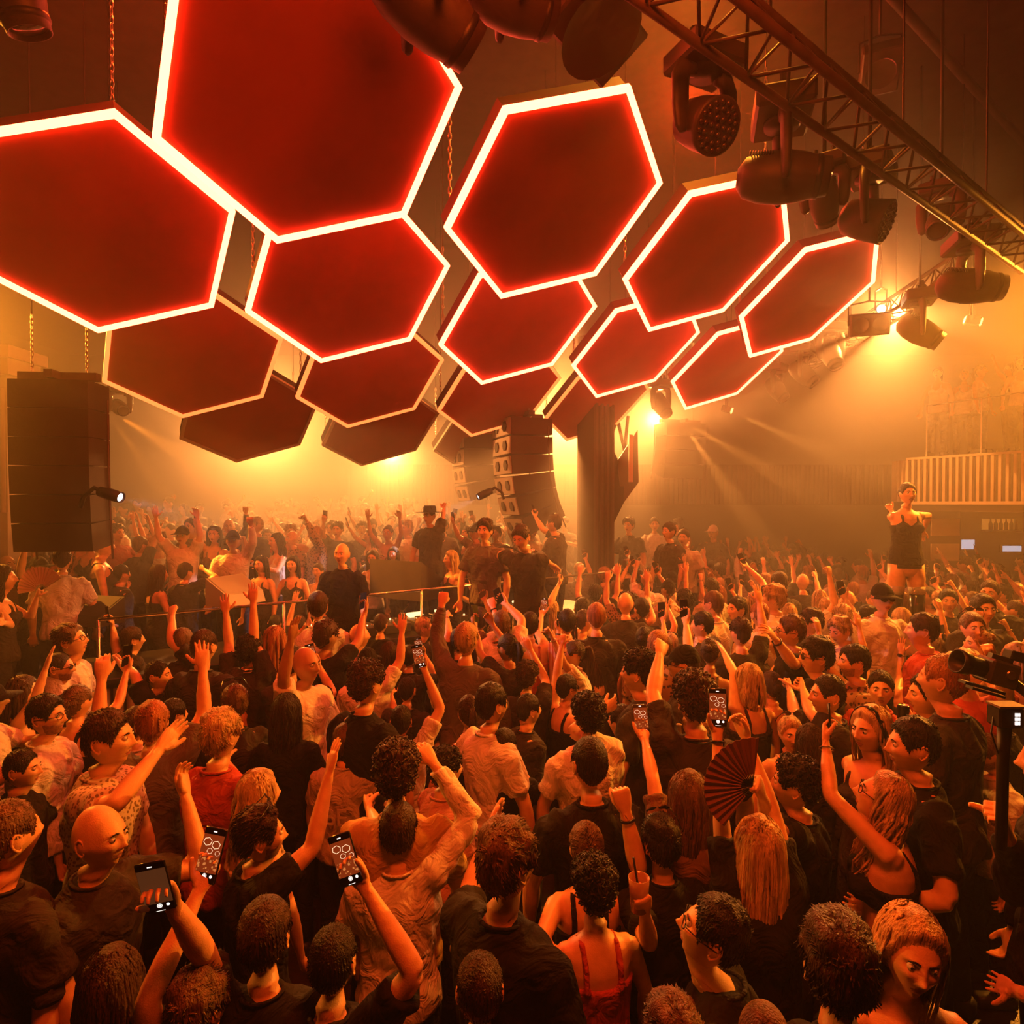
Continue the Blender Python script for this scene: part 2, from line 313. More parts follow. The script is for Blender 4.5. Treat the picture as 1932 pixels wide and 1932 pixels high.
def hair_mesh(style, res):
    key = (style, res)
    if key in _hair: return _hair[key]
    rnd = random.Random(sum(map(ord, style))*7 + len(res)); mb = MB(); hi = res == 'hi'
    nth, nph = (60, 40) if hi else (26, 18); q = 1 if hi else .22; ws = 1 if hi else 1.9
    def tufts(n, P, nrm, h, t, flow, L, wd, jit=.35, up=.5, zmin=-1):
        idx = [i for i in range(len(P)) if h[i] > .004 and P[i][2] > zmin and abs(P[i][0]) + abs(P[i][1]) > .004]
        wts = [math.hypot(P[i][0], P[i][1]) for i in idx]
        for i in rnd.choices(idx, wts, k=int(n*q)):
            p = P[i] + nrm[i]*t[i]*.8; nn = Vector(nrm[i]); fl = Vector(flow(P[i])); fl = (fl - nn*fl.dot(nn))
            jv = Vector([rnd.uniform(-jit, jit) for _ in range(3)])
            spike(mb, p, nn*up + fl + jv, nn*(up*.25) + fl*1.2 + jv*1.5, L*rnd.uniform(.6, 1.3), wd*ws*rnd.uniform(.7, 1.3))
    whorl = lambda p: (p[0]*9, .9 + p[1]*2 if p[2] > .06 else .1, -.9 if p[2] < .06 else -.1)
    if style == 'short':
        P, Q, nr, h, t = hair_shell(mb, nth, nph, .018, .008, .35, 45); tufts(1300, P, nr, h, t, whorl, .017, .0028, .25, .15)
    elif style == 'crop':
        P, Q, nr, h, t = hair_shell(mb, nth, nph, .010, .004, .3, 60); tufts(900, P, nr, h, t, whorl, .009, .0026, .3, .5)
    elif style == 'fade':
        P, Q, nr, h, t = hair_shell(mb, nth, nph, .024, .003, .4, 40); tufts(900, P, nr, h, t, whorl, .024, .0034, .35, .6, .03)
    elif style == 'messy':
        P, Q, nr, h, t = hair_shell(mb, nth, nph, .026, .012, .8, 24); tufts(1300, P, nr, h, t, whorl, .026, .0036, .35, .0)
    elif style == 'swept':
        P, Q, nr, h, t = hair_shell(mb, nth, nph, .026, .008, .4, 30); tufts(900, P, nr, h, t, lambda p: (p[0]*6, -1, -.1 if p[2] > .05 else -.8), .034, .004, .25, .3)
    elif style == 'curly':
        P, Q, nr, h, t = hair_shell(mb, nth, nph, .030, .016, .7, 45)
        idx = [i for i in range(len(P)) if h[i] > .004]; wts = [math.hypot(P[i][0], P[i][1]) for i in idx]
        for i in rnd.choices(idx, wts, k=340 if hi else 70):
            c = Vector(P[i] + nr[i]*t[i]); a = Vector(nr[i]).orthogonal().normalized(); a.rotate(Matrix.Rotation(rnd.random()*6.28, 3, Vector(nr[i]))); nn = Vector(nr[i])
            r = rnd.uniform(.007, .012); mb.tube([c + (a*math.cos(g)+nn*math.sin(g))*r + nn.cross(a)*g*.002 for g in (0, 1.1, 2.2, 3.3, 4.4)], .0034*ws**.5, 3, cap=False)
    elif style in ('long', 'verylong', 'wavy', 'bob', 'headband'):
        P, Q, nr, h, t = hair_shell(mb, nth, nph, .022, .018, .25, 30, -.0, line=[.078, .07, .05, .0, -.03, -.06, -.09, -.1, -.1])
        L = {'long': .34, 'verylong': .52, 'wavy': .36, 'bob': .17, 'headband': .34}[style]; wv = {'wavy': .016, 'bob': .004}.get(style, .005)
        ns = 150 if hi else 44
        for k in range(ns):
            sd = rnd.choice((-1, 1)); a = PI - sd*abs(rnd.triangular(0, 2.05, .6)) if k % 5 else rnd.uniform(PI-1.9, PI+1.9)
            ph = rnd.uniform(.25, 1.25); pts = []
            r0 = rnd.uniform(.9, 1.12); ln = L*rnd.uniform(.75, 1.05); p1 = rnd.random()*6.28
            for g in np.linspace(0, 1, 9 if hi else 6):
                if g < .3:
                    u_ = g/.3; e = ph + (PI/2 + .1 - ph)*u_; d = np.array([[-math.sin(a)*math.sin(e), math.cos(a)*math.sin(e), math.cos(e)]])
                    p = Vector(head_field(d)[0]); n_ = Vector(d[0]); p += n_*(.018+.006*r0)
                    if abs(p.x) > .07: p.x = math.copysign(min(abs(p.x), .094), p.x)
                    base = p.copy()
                else:
                    u_ = (g-.3)/.7; p = base.copy(); p.z = base.z - ln*u_; sh = 1 + .10*math.sin(u_*PI) - .12*u_
                    p.x = base.x*sh*(.98+.1*r0*u_); p.y = (base.y*sh*.95 if base.y < 0 else base.y*(1-u_)) - .02*u_
                    p.x += wv*math.sin(u_*9 + p1); p.y += wv*math.cos(u_*8 + p1)
                pts.append(p)
            wd = .0085*(1 if hi else 1.8); m_ = len(pts)
            mb.tube(pts, [(wd*(1-.55*(i/(m_-1))**2), wd*.42) for i in range(m_)], 4, up=(math.cos(a)*-1, -math.sin(a), .01), cap=False)
        # inner curtain so the neck does not show through
        vs = []; fs = []; na, nz = 15, 6
        for i in range(nz):
            for k in range(na):
                a = PI - 1.75 + 3.5*k/(na-1); rr = (.078 + .006*math.sin(k*5))*(1-.05*i); vs.append((-math.sin(a)*rr, math.cos(a)*rr*1.0-.012, -.0 - i/(nz-1)*L*.9))
        for i in range(nz-1):
            for k in range(na-1): fs.append((i*na+k, i*na+k+1, (i+1)*na+k+1, (i+1)*na+k))
        mb.add(vs, fs)
    elif style in ('ponytail', 'bun', 'updo'):
        P, Q, nr, h, t = hair_shell(mb, nth, nph, .013, .011, .3, 50); tufts(500, P, nr, h, t, lambda p: (-p[0]*4, -1, .35), .03, .003, .12, .1)
        if style == 'ponytail':
            for k in range(26 if hi else 9):
                j = Vector((rnd.uniform(-.02, .02), rnd.uniform(-.015, .015), 0)); f = rnd.uniform(.8, 1.1)
                mb.tube([Vector((0, -.095, .055)) + j*.3, Vector((0, -.135, .06)) + j, Vector((0, -.15, -.02*f)) + j*1.4, Vector((0, -.135, -.13*f)) + j*1.6, Vector((0, -.12, -.25*f)) + j],
                        [(.009*ws, .006), (.011*ws, .007), (.011*ws, .007), (.008, .005), .002], 4, cap=False)
        else:
            c0 = Vector((0, -.10, .06)) if style == 'bun' else Vector((0, -.09, .02))
            for k in range(60 if hi else 16):
                a = Vector([rnd.gauss(0, 1) for _ in range(3)]).normalized(); e = a.orthogonal().normalized(); f_ = a.cross(e)
                mb.tube([c0 + (e*math.cos(g)+f_*math.sin(g))*.033 for g in np.linspace(0, rnd.uniform(3, 6), 7)], .006*ws**.5, 4, cap=False)
            mb.lathe([(0, -.03), (.02, -.024), (.031, 0), (.02, .024), (0, .03)], 8, Matrix.Translation(c0))
    elif style == 'cap':
        T, Pm, d = head_grid(32, 12, math.radians(78)); P = head_field(d.reshape(-1, 3)); P = P*np.array([1.13, 1.1, 1.1]); P[:, 2] += .006
        vs = [Vector((0, -.012, .139))] + [Vector(p) for p in P]; fs = [(0, 1+(j+1) % 32, 1+j)[::-1] for j in range(32)]
        for i in range(11):
            for j in range(32): fs.append((1+i*32+j, 1+i*32+(j+1) % 32, 1+(i+1)*32+(j+1) % 32, 1+(i+1)*32+j)[::-1])
        mb.add(vs, fs); vs = []; fs = []
        for k in range(9):
            a = -.95 + 1.9*k/8
            for r, z in ((.08, .042), (.08+.085*math.cos(a*.9), .030-.012*a*a)): vs += [(-math.sin(a)*(r if r > .09 else .084), math.cos(a)*r*1.1, z), (-math.sin(a)*(r if r > .09 else .084), math.cos(a)*r*1.1, z-.004)]
        for k in range(8): i = 4*k; fs += [(i, i+2, i+6, i+4), (i+1, i+5, i+7, i+3), (i+2, i+3, i+7, i+6)]
        mb.add(vs, fs)
    if style == 'hat': mb.lathe([(.19, .055), (.19, .06), (.12, .052), (.093, .062), (.09, .12), (.075, .15), (0, .145)], 28, Matrix.Translation((0, -.01, 0)))
    if style == 'shaved': hair_shell(mb, nth, nph, .003, .002)
    me = mesh('hair_' + style, mb.v, mb.f, HAIRC['brown'], True) if mb.v else None
    _hair[key] = me; return me
_misc = {}
def misc(name, fn):
    if name not in _misc: _misc[name] = fn()
    return _misc[name]
def head_patch(nth, nph, cond, off, name, m):
    T, Pm, d = head_grid(nth, nph, math.radians(146)); D = d.reshape(-1, 3); P = head_field(D); c = cond(P); nr = P/np.linalg.norm(P, axis=1)[:, None]
    Q = P + nr*(off*np.clip(c, 0, 1))[:, None] - nr*(.004*(c <= 0))[:, None]; mb = MB(); fs = []
    C_ = c.reshape(nph, nth)
    for i in range(nph-1):
        for j in range(nth):
            j2 = (j+1) % nth
            if max(C_[i, j], C_[i, j2], C_[i+1, j], C_[i+1, j2]) > 0: fs.append((i*nth+j, i*nth+j2, (i+1)*nth+j2, (i+1)*nth+j)[::-1])
    mb.add([Vector(q) for q in Q], fs); return mesh(name, mb.v, mb.f, m, True)
def beard_me():
    return head_patch(56, 46, lambda P: np.minimum(1, np.minimum((-.044 - P[:, 2] + .22*np.abs(P[:, 0]))/.014, np.minimum((P[:, 1]-.012)/.02, (P[:, 2]+.118)/.01)))
                      - 1.5*np.exp(-(P[:, 0]/.020)**2 - ((P[:, 2]+.058)/.008)**2)*(P[:, 1] > .06), .003, 'beard', mat('stubble', (.36, .17, .085), .7, var=.3, vscale=90))
def brows_me():
    mb = MB()
    for s in (-1, 1): mb.tube([(s*.012, .092, .027), (s*.026, .092, .033), (s*.043, .083, .027)], [(.0035, .002), (.0035, .002), (.0018, .0012)], 5)
    return mesh('eyebrows', mb.v, mb.f, HAIRC['black'], True)
def eye_me():
    mb = MB(); mb.lathe([(0, .0115), (.0045, .0108), (.005, .0105)], 12, mi=1); mb.lathe([(.005, .0105), (.0095, .0065), (.0115, 0), (.0095, -.0065), (0, -.0115)], 12)
    return mesh('eye', mb.v, mb.f, [M_eyew, M_iris], True, mb.mi)
M_lens = mat('dark_lens', (.01, .008, .008), .08)
def glasses_me(dark):
    mb = MB()
    for s in (-1, 1):
        c = Vector((s*.032, .098, .008)); ring = [c + Vector((math.cos(a)*.024, -abs(math.cos(a))*.0 - .006*(1 if math.cos(a)*s > .5 else 0), math.sin(a)*.017)) for a in np.linspace(0, 2*PI, 15)]
        mb.tube(ring, .0022, 5, cap=False)
        if dark: mb.add([c] + ring[:-1], [(0, 1+k, 1+(k+1) % 14) for k in range(14)], 1)
        mb.tube([c + Vector((s*.024, -.004, .004)), Vector((s*.079, .03, .006)), Vector((s*.083, -.02, .002))], .0022, 5)
    mb.tube([(-.009, .100, .012), (0, .103, .013), (.009, .100, .012)], .002, 5)
    return mesh('glasses', mb.v, mb.f, [M_gloss, M_lens], True, mb.mi)
def ear_me():
    mb = MB(); rim = [(.0, .004, -.020), (.003, .001, -.006), (.002, .006, .012), (.004, -.001, .026), (.008, -.012, .031), (.013, -.022, .022), (.014, -.025, .006), (.011, -.020, -.010), (.006, -.010, -.022), (.002, -.001, -.028), (.0, .004, -.020)]
    mb.tube(rim, [.0035, .003, .003, .0042, .0048, .005, .0048, .0042, .005, .006, .004], 6, cap=False)
    c = (.0, -.006, .0); mb.add([c] + [(x*.8, y, z) for x, y, z in rim[:-1]], [(0, 1+k, 1+(k+1) % 10) for k in range(10)])
    mb.tube([(.002, -.004, -.012), (.006, -.013, -.006), (.006, -.013, .008), (.003, -.006, .016)], .0035, 5)
    return mesh('ear', mb.v, mb.f, SKIN[0], True)
def band_me():
    mb = MB(); mb.tube([Vector((0, 0, 0)) + Vector((math.sin(a)*.098, .018 + .0*math.cos(a), math.cos(a)*.137-.004)) for a in np.linspace(-1.75, 1.75, 15)], [(.004, .024)]*15, 6, up=(0, 0, 1))
    return mesh('headband', mb.v, mb.f, M_gloss, True)
# ------------------------------------------------------------------ people: hands
TMP = bpy.data.scenes.new('build_tmp')
def remesh_batch(items):        # items: list of (MB, voxel, ratio) -> list of (verts Nx3, faces)
    obs = []
    for mb, vox, ratio in items:
        me = mesh('tmp', mb.v, mb.f, []); o = bpy.data.objects.new('tmp', me); TMP.collection.objects.link(o)
        r = o.modifiers.new('r', 'REMESH'); r.mode = 'VOXEL'; r.voxel_size = vox; r.adaptivity = 0
        if ratio < 1: d = o.modifiers.new('d', 'DECIMATE'); d.ratio = ratio
        obs.append(o)
    with bpy.context.temp_override(scene=TMP, view_layer=TMP.view_layers[0]): dg = bpy.context.evaluated_depsgraph_get(); dg.update()
    out = []
    for o in obs:
        me = o.evaluated_get(dg).data; n = len(me.vertices); co = np.empty(n*3, 'f'); me.vertices.foreach_get('co', co)
        nl = len(me.loops); vi = np.empty(nl, 'i'); me.loops.foreach_get('vertex_index', vi)
        ls = np.empty(len(me.polygons), 'i'); lt = np.empty(len(me.polygons), 'i'); me.polygons.foreach_get('loop_start', ls); me.polygons.foreach_get('loop_total', lt)
        vl = vi.tolist(); F = [tuple(vl[a:a+b_]) for a, b_ in zip(ls.tolist(), lt.tolist())]
        out.append((co.reshape(-1, 3).astype(float), F))
    for o in obs: m_ = o.data; bpy.data.objects.remove(o); bpy.data.meshes.remove(m_)
    return out
FING = [(.027, .006, .072, .0085), (.0095, .004, .081, .0088), (-.0095, .004, .075, .0083), (-.0275, .007, .058, .0072)]   # x, y, length, radius
#   pose: (curl per joint of each finger, spread, thumb dir)
HPOSE = {'open': ([(.08, .1, .08)]*4, .16, (.85, .10, .45), .1), 'relax': ([(.35, .45, .3), (.45, .5, .35), (.55, .55, .4), (.6, .6, .4)], .04, (.55, .45, .7), .3),
         'fist': ([(1.45, 1.6, 1.0)]*4, 0, (.25, .75, .55), .9), 'phone': ([(.7, .75, .5), (.75, .8, .5), (.8, .8, .55), (.85, .85, .6)], .05, (.5, .62, .6), .3),
         'point': ([(.05, .05, .05), (1.3, 1.5, 1.0), (1.4, 1.6, 1.0), (1.4, 1.6, 1.0)], 0, (.2, .8, .5), .8), 'flat': ([(.12, .15, .1)]*4, .02, (.5, .1, .8), .2)}
def hand_parts(pose):
    curl, spread, td, tc = HPOSE[pose]; mb = MB()
    mb.tube([(0, 0, -.03), (0, 0, 0), (.001, 0, .025), (.001, .001, .055), (.0, .001, .082), (0, .002, .094)], [(.027, .019), (.026, .018), (.036, .018), (.041, .0165), (.041, .013), (.036, .008)], 12, up=(1, 0, 0))
    mb.tube([(.012, .008, .012), (.024, .010, .045), (.027, .008, .07)], [.014, .014, .009], 8)
    for (fx, fy, L, r), cs in zip(FING, curl):
        p = Vector((fx, 0, .080)); sp = fx/.03*spread; ang = 0; pts = [p - Vector((0, 0, .02)), p.copy()]; rr = [r, r*1.02]
        for k, f in enumerate((.46, .30, .24)):
            ang += cs[k]; d = Vector((math.sin(sp), math.sin(ang), math.cos(ang)*math.cos(sp))).normalized()
            mid = p + d*L*f*.5; p = p + d*L*f; pts += [mid, p.copy()]; rr += [r*(.95-.10*k), r*(.92-.12*k)]
        rr[-1] *= .7; mb.tube(pts, rr, 8)
    p = Vector((.022, .006, .022)); d = Vector(td).normalized(); pts = [p - d*.01]; rr = [.012]; pts.append(p + d*.030); rr.append(.0125)
    d2 = (d + Vector((-.3*tc, .5*tc, .45))).normalized(); pts.append(pts[-1] + d2*.032); rr.append(.0102)
    d3 = (d2 + Vector((-.5*tc, .35*tc, .25))).normalized(); pts += [pts[-1] + d3*.016, pts[-1] + d3*.028]; rr += [.0098, .0062]
    mb.tube(pts, rr, 8); return mb
HANDS = {}
_it = [(p, r) for p in HPOSE for r in ('hi', 'lo')]
for (p, r), res in zip(_it, remesh_batch([(hand_parts(p), .0036 if r == 'hi' else .0052, .55 if r == 'hi' else .28) for p, r in _it])): HANDS[(p, r)] = res
def cut_open(V_, F, c, n, rad):
    """drops what lies beyond the plane (c,n) within rad and returns the mesh and its new boundary loop"""
    d = V_ - c; dead = ((d @ n) > 0) & ((d*d).sum(1) < rad*rad); F2 = [f for f in F if not any(dead[i] for i in f)]
    he = {}
    for f in F2:
        m = len(f)
        for k in range(m): he[(f[k], f[(k+1) % m])] = 1
    nx = {}
    for (a, b_) in he:
        if (b_, a) not in he and ((V_[a]-c)**2).sum() < (rad*1.4)**2: nx.setdefault(b_, a)
    best = []; seen = set()
    for s in list(nx):
        if s in seen: continue
        loop = [s]; seen.add(s); q = nx.get(s)
        while q is not None and q != s and q not in seen: loop.append(q); seen.add(q); q = nx.get(q)
        if len(loop) > len(best): best = loop
    return F2, best
def bridge(Va, la, Vb, lb, off):     # strip between two loops; lb indexes Vb and is shifted by off
    A = [Va[i] for i in la]; B = [Vb[i] for i in lb]; na, nb = len(A), len(B)
    if na < 3 or nb < 3: return []
    ca = np.mean(A, 0); cb = np.mean(B, 0); ax = cb - ca
    def area_n(L, c): return sum((np.cross(L[k]-c, L[(k+1) % len(L)]-c) for k in range(len(L))), np.zeros(3))
    if np.dot(area_n(A, ca), area_n(B, cb)) < 0: B = B[::-1]; lb = lb[::-1]
    D = [np.sum((b_-A[0]-(cb-ca))**2) for b_ in B]; s = int(np.argmin(D)); B = B[s:]+B[:s]; lb = lb[s:]+lb[:s]
    i = j = 0; F = []
    while i < na or j < nb:
        if j >= nb or (i < na and (i+1)/na <= (j+1)/nb): F.append((la[i % na], la[(i+1) % na], lb[j % nb]+off)); i += 1
        else: F.append((la[i % na], lb[(j+1) % nb]+off, lb[j % nb]+off)); j += 1
    n0 = area_n(A, ca); f = F[0]
    return F
# ------------------------------------------------------------------ people: body
TORSO = [(.84, .150, .105, 0), (.93, .168, .118, -.005), (1.00, .158, .108, 0), (1.08, .148, .100, 0), (1.18, .158, .108, 0), (1.28, .174, .118, .0), (1.34, .178, .115, -.004), (1.39, .165, .095, -.010), (1.425, .125, .072, -.014), (1.45, .075, .058, -.012)]
def R3(yaw=0, pitch=0, roll=0): return (Matrix.Rotation(yaw, 3, 'Z') @ Matrix.Rotation(pitch, 3, 'X') @ Matrix.Rotation(roll, 3, 'Y'))
def plan(sp):
    """joints in the person's own frame (1.75 m tall, facing +y, feet at the origin)"""
    ln = Vector(sp.get('lean', (0, 0))); o = lambda z: Vector((ln.x, ln.y, 0))*max(0, z-.9)
    f = 1 if not sp.get('fem') else .88
    J = {'o': o, 'f': f, 'head': Vector((0, .022, 1.625)) + o(1.62)}
    J['HR'] = R3(math.radians(sp.get('hy', 0)), math.radians(sp.get('hp', 0)), math.radians(sp.get('hr', 0)))
    J['neck'] = J['head'] + J['HR'] @ Vector(NECK_C)
    for s, nm in ((1, 'R'), (-1, 'L')):
        a = sp.get(nm) or {'h': (s*.27, .10, .84)}; S = Vector((s*.170*f, -.008, 1.375)) + o(1.4)
        l1, l2 = .285, .255
        if 'e' in a:
            E = Vector(a['e']); H = Vector(a['h']); dE = E - S; L = dE.length
            if not .17 < L < .36: E = S + dE.normalized()*min(.36, max(.17, L))
            dH = H - E; L = dH.length
            if not .18 < L < .33: H = E + dH.normalized()*min(.33, max(.18, L))
        else:
            H = Vector(a['h']); d = H - S; L = min(d.length, (l1+l2)*.985); L = max(L, .12); d.normalize(); H = S + d*L
            x = (l1*l1 - l2*l2 + L*L)/(2*L); hh = math.sqrt(max(0, l1*l1 - x*x)); pole = Vector(a.get('pole', (s*.9, .1, -.6)))
            pole = (pole - d*pole.dot(d)); pole = pole.normalized() if pole.length > 1e-4 else Vector((s, 0, 0)); E = S + d*x + pole*hh
        if E.z > S.z: S = S + Vector((-s*.02, 0, .05))*min(1, (E.z-S.z)/.2)
        J[nm] = (S, E, H, a)
    return J
def torso_mb(mb, J, dx, dy, z0, z1, n=20, rings=TORSO):
    pts = [(r[0], r[1]*(J['f'] if r[0] > 1.15 else (J['f']+1)/2)*J['w']+dx, r[2]*J['w']+dy, r[3]) for r in rings if z0 <= r[0] <= z1]
    mb.tube([Vector((0, p[3], p[0])) + J['o'](p[0]) for p in pts], [(p[1], p[2]) for p in pts], n, up=(1, 0, 0))
def bust(mb, sp, J, g):
    if sp.get('fem'):
        for q in (-1, 1): mb.tube([Vector((q*.072, y, z)) + J['o'](z) for y, z in ((.03, 1.28), (.09, 1.25), (.125+g, 1.235), (.142+g, 1.23))], [.05, .058+g, .046+g, .02], 10)
def core_mb(sp, J):
    mb = MB(); torso_mb(mb, J, 0, 0, .8, 2); n = J['neck']; up = (J['head'] - J['HR'] @ Vector((0, .02, 0)) - n).normalized()
    mb.tube([Vector((0, -.012, 1.36)) + J['o'](1.36), Vector((0, -.014, 1.43)) + J['o'](1.43), n - up*.01, n + up*.03], [(.085, .06), (.060, .055), (.047, .051), (.047, .051)], 14, up=(1, 0, 0))
    bust(mb, sp, J, 0)
    for s, nm in ((1, 'R'), (-1, 'L')):
        S, E, H, a = J[nm]; f = J['f']*J['w']; d = (E-S); e = (H-E); en = e.normalized()
        mb.tube([Vector((s*.06, -.01, 1.38)) + J['o'](1.38), S - Vector((s*.02, 0, 0)), S + d*.12], [.05*f, .062*f, .056*f], 10)
        mb.tube([S, S+d*.3, S+d*.6, S+d*.9, E], [.056*f, .052*f, .047*f, .041*f, .039*f], 12)
        mb.tube([E - en*.01, E+e*.12, E+e*.35, E+e*.65, H-en*.02, H+en*.03], [.036*f, .041*f, .041*f, .033*f, (.027*f, .023*f), (.026*f, .021*f)], 12)
    return mb
TOPR = [(.84, .172, .135, 0), (.90, .176, .132, 0), (.96, .168, .118, 0)] + TORSO[2:]
def cloth_mb(sp, J):
    st = sp.get('top', 'tee'); mb = MB(); f = J['f']*J['w']
    if st == 'bare': return None
    bust(mb, sp, J, .012)
    if st in ('tee', 'long', 'vest'):
        torso_mb(mb, J, .020, .024, .8, 1.43, 22, TOPR); nb = Vector((0, -.014, 1.458)) + J['o'](1.458)
        mb.tube([Vector((0, -.012, 1.37)) + J['o'](1.37), nb - Vector((0, 0, .022)), nb + Vector((0, 0, .008))], [(.155, .105), (.108, .090), (.072, .070)], 16, up=(1, 0, 0))
        if st != 'vest':
            for s, nm in ((1, 'R'), (-1, 'L')):
                S, E, H, a = J[nm]; d = E-S; e = H-E
                mb.tube([Vector((s*.05, -.01, 1.36)) + J['o'](1.37), S - Vector((s*.02, 0, 0)), S + d*.12], [.06*f, .080*f, .076*f], 12)
                if st == 'tee': mb.tube([S, S+d*.3, S+d*.6, S+d*.72], [.078*f, .074*f, .070*f, .072*f], 14)
                else:
                    mb.tube([S, S+d*.3, S+d*.6, E], [.076*f, .070*f, .064*f, .056*f], 14); mb.tube([E-e.normalized()*.01, E+e*.3, E+e*.6, E+e*.9], [.056*f, .056*f, .048*f, .042*f], 14)
    else:
        if st == 'tank': torso_mb(mb, J, .013, .016, .8, 1.30, 20, TOPR)
        if st == 'bra': torso_mb(mb, J, .010, .012, 1.17, 1.29, 20)
        for s in (-1, 1):
            q = [Vector((s*.085*f, y, z)) + J['o'](z) for y, z in ((-.118*J['w'], 1.27), (-.105, 1.36), (-.055, 1.435), (.01, 1.425), (.09, 1.36), (.120*J['w'], 1.26))]
            mb.tube(q, .016 if st == 'tank' else .011, 6)
    return mb
def trousers_me():
    mb = MB(); mb.tube([(0, 0, .72), (0, 0, .80), (0, -.005, .92), (0, 0, 1.0)], [(.14, .09), (.174, .118), (.172, .120), (.150, .098)], 16, up=(1, 0, 0))
    for s in (-1, 1): mb.tube([(s*.085, 0, .84), (s*.10, .01, .68), (s*.11, .02, .50), (s*.115, 0, .25), (s*.12, -.01, .09)], [.098, .092, .070, .062, .060], 12)
    return mesh('trousers', mb.v, mb.f, M_denim, True)
def collar_me():
    mb = MB(); mb.tube([Vector((math.sin(a)*.068, math.cos(a)*.069, -.010*math.cos(a))) for a in np.linspace(0, 2*PI, 25)], [(.0065, .008)]*25, 6, up=(0, 0, 1), cap=False); return mesh('collar', mb.v, mb.f, CL['black'], True)
def shoe_me():
    mb = MB(); mb.box((0, .05, .045), (.045, .135, .045), bev=.02); mb.tube([(0, -.02, .05), (0, -.02, .12)], .045, 10); return mesh('shoe', mb.v, mb.f, M_shoe, True)
M_strap = mat('strap_dark', (.03, .02, .02), .5); M_band = mat('watch_metal', (.55, .45, .35), .25, metal=.9)
JOBS = []
def person(head, yaw, **sp):
    """head: world point of the head centre; yaw: heading (0 = away from the camera, + = towards the left)"""
    sp['head_w'] = Vector(head); sp['yaw'] = math.radians(yaw); JOBS.append(sp); return sp
def ray_pt(px, py): return (at(px, py, 1) - Vector((0, 0, CAMZ))).normalized()
def sphere_hit(c, r, px, py, near):
    o = Vector((0, 0, CAMZ)); d = ray_pt(px, py); oc = c - o; b_ = d.dot(oc); disc = b_*b_ - (oc.dot(oc) - r*r)
    if disc < 0:
        q = o + d*b_; v = q - c; L = v.length; return c + v*(min(L, r*1.25)/L)
    t = b_ - math.sqrt(disc) if near else b_ + math.sqrt(disc); return o + d*t
def setup(sp):      # scale, feet, local frame; arms given in pixels become local targets
    floor = sp.get('floor', 0.0); s = sp.get('s') or (sp['head_w'].z - floor)/1.625
    s = min(1.16, max(.84, s)); sp['s'] = s; R = Matrix.Rotation(sp['yaw'], 3, 'Z'); ln = sp.get('lean', (0, 0))
    off = Vector((ln[0]*.72, .022 + ln[1]*.72, 1.625)); root = sp['head_w'] - (R @ off)*s; sp['root'] = root; sp['Rw'] = R
    Ri = R.transposed(); loc = lambda p: (Ri @ (Vector(p) - root))/s
    f = .88 if sp.get('fem') else 1
    for sd, nm in ((1, 'R'), (-1, 'L')):
        a = sp.get(nm)
        if a and 'hp' in a:
            Sw = root + (R @ (Vector((sd*.165*f, 0, 1.41)) + Vector((ln[0]*.5, ln[1]*.5, 0))))*s; near = a.get('near', (False, False))
            if 'ep' in a:
                E = sphere_hit(Sw, .285*s, *a['ep'], near[0]); H = sphere_hit(E, .255*s, *a['hp'], near[1]); a['e'] = loc(E); a['h'] = loc(H)
            else: H = sphere_hit(Sw, .5*s, *a['hp'], near[0]); a['h'] = loc(H)
    sp['J'] = plan(sp); sp['J']['w'] = sp.get('w', 1.0)
def hand_frame(H, E, a, sd, sp):
    z = (H - E).normalized(); pn = Vector(a.get('palm', (0, 1, .1)))          # palm normal, own frame
    if a.get('bend'): z = (z + Vector(a['bend'])).normalized()
    pn = (pn - z*pn.dot(z)); pn = pn.normalized() if pn.length > .05 else z.orthogonal().normalized()
    x = pn.cross(z); return Matrix((x, pn, z)).transposed()
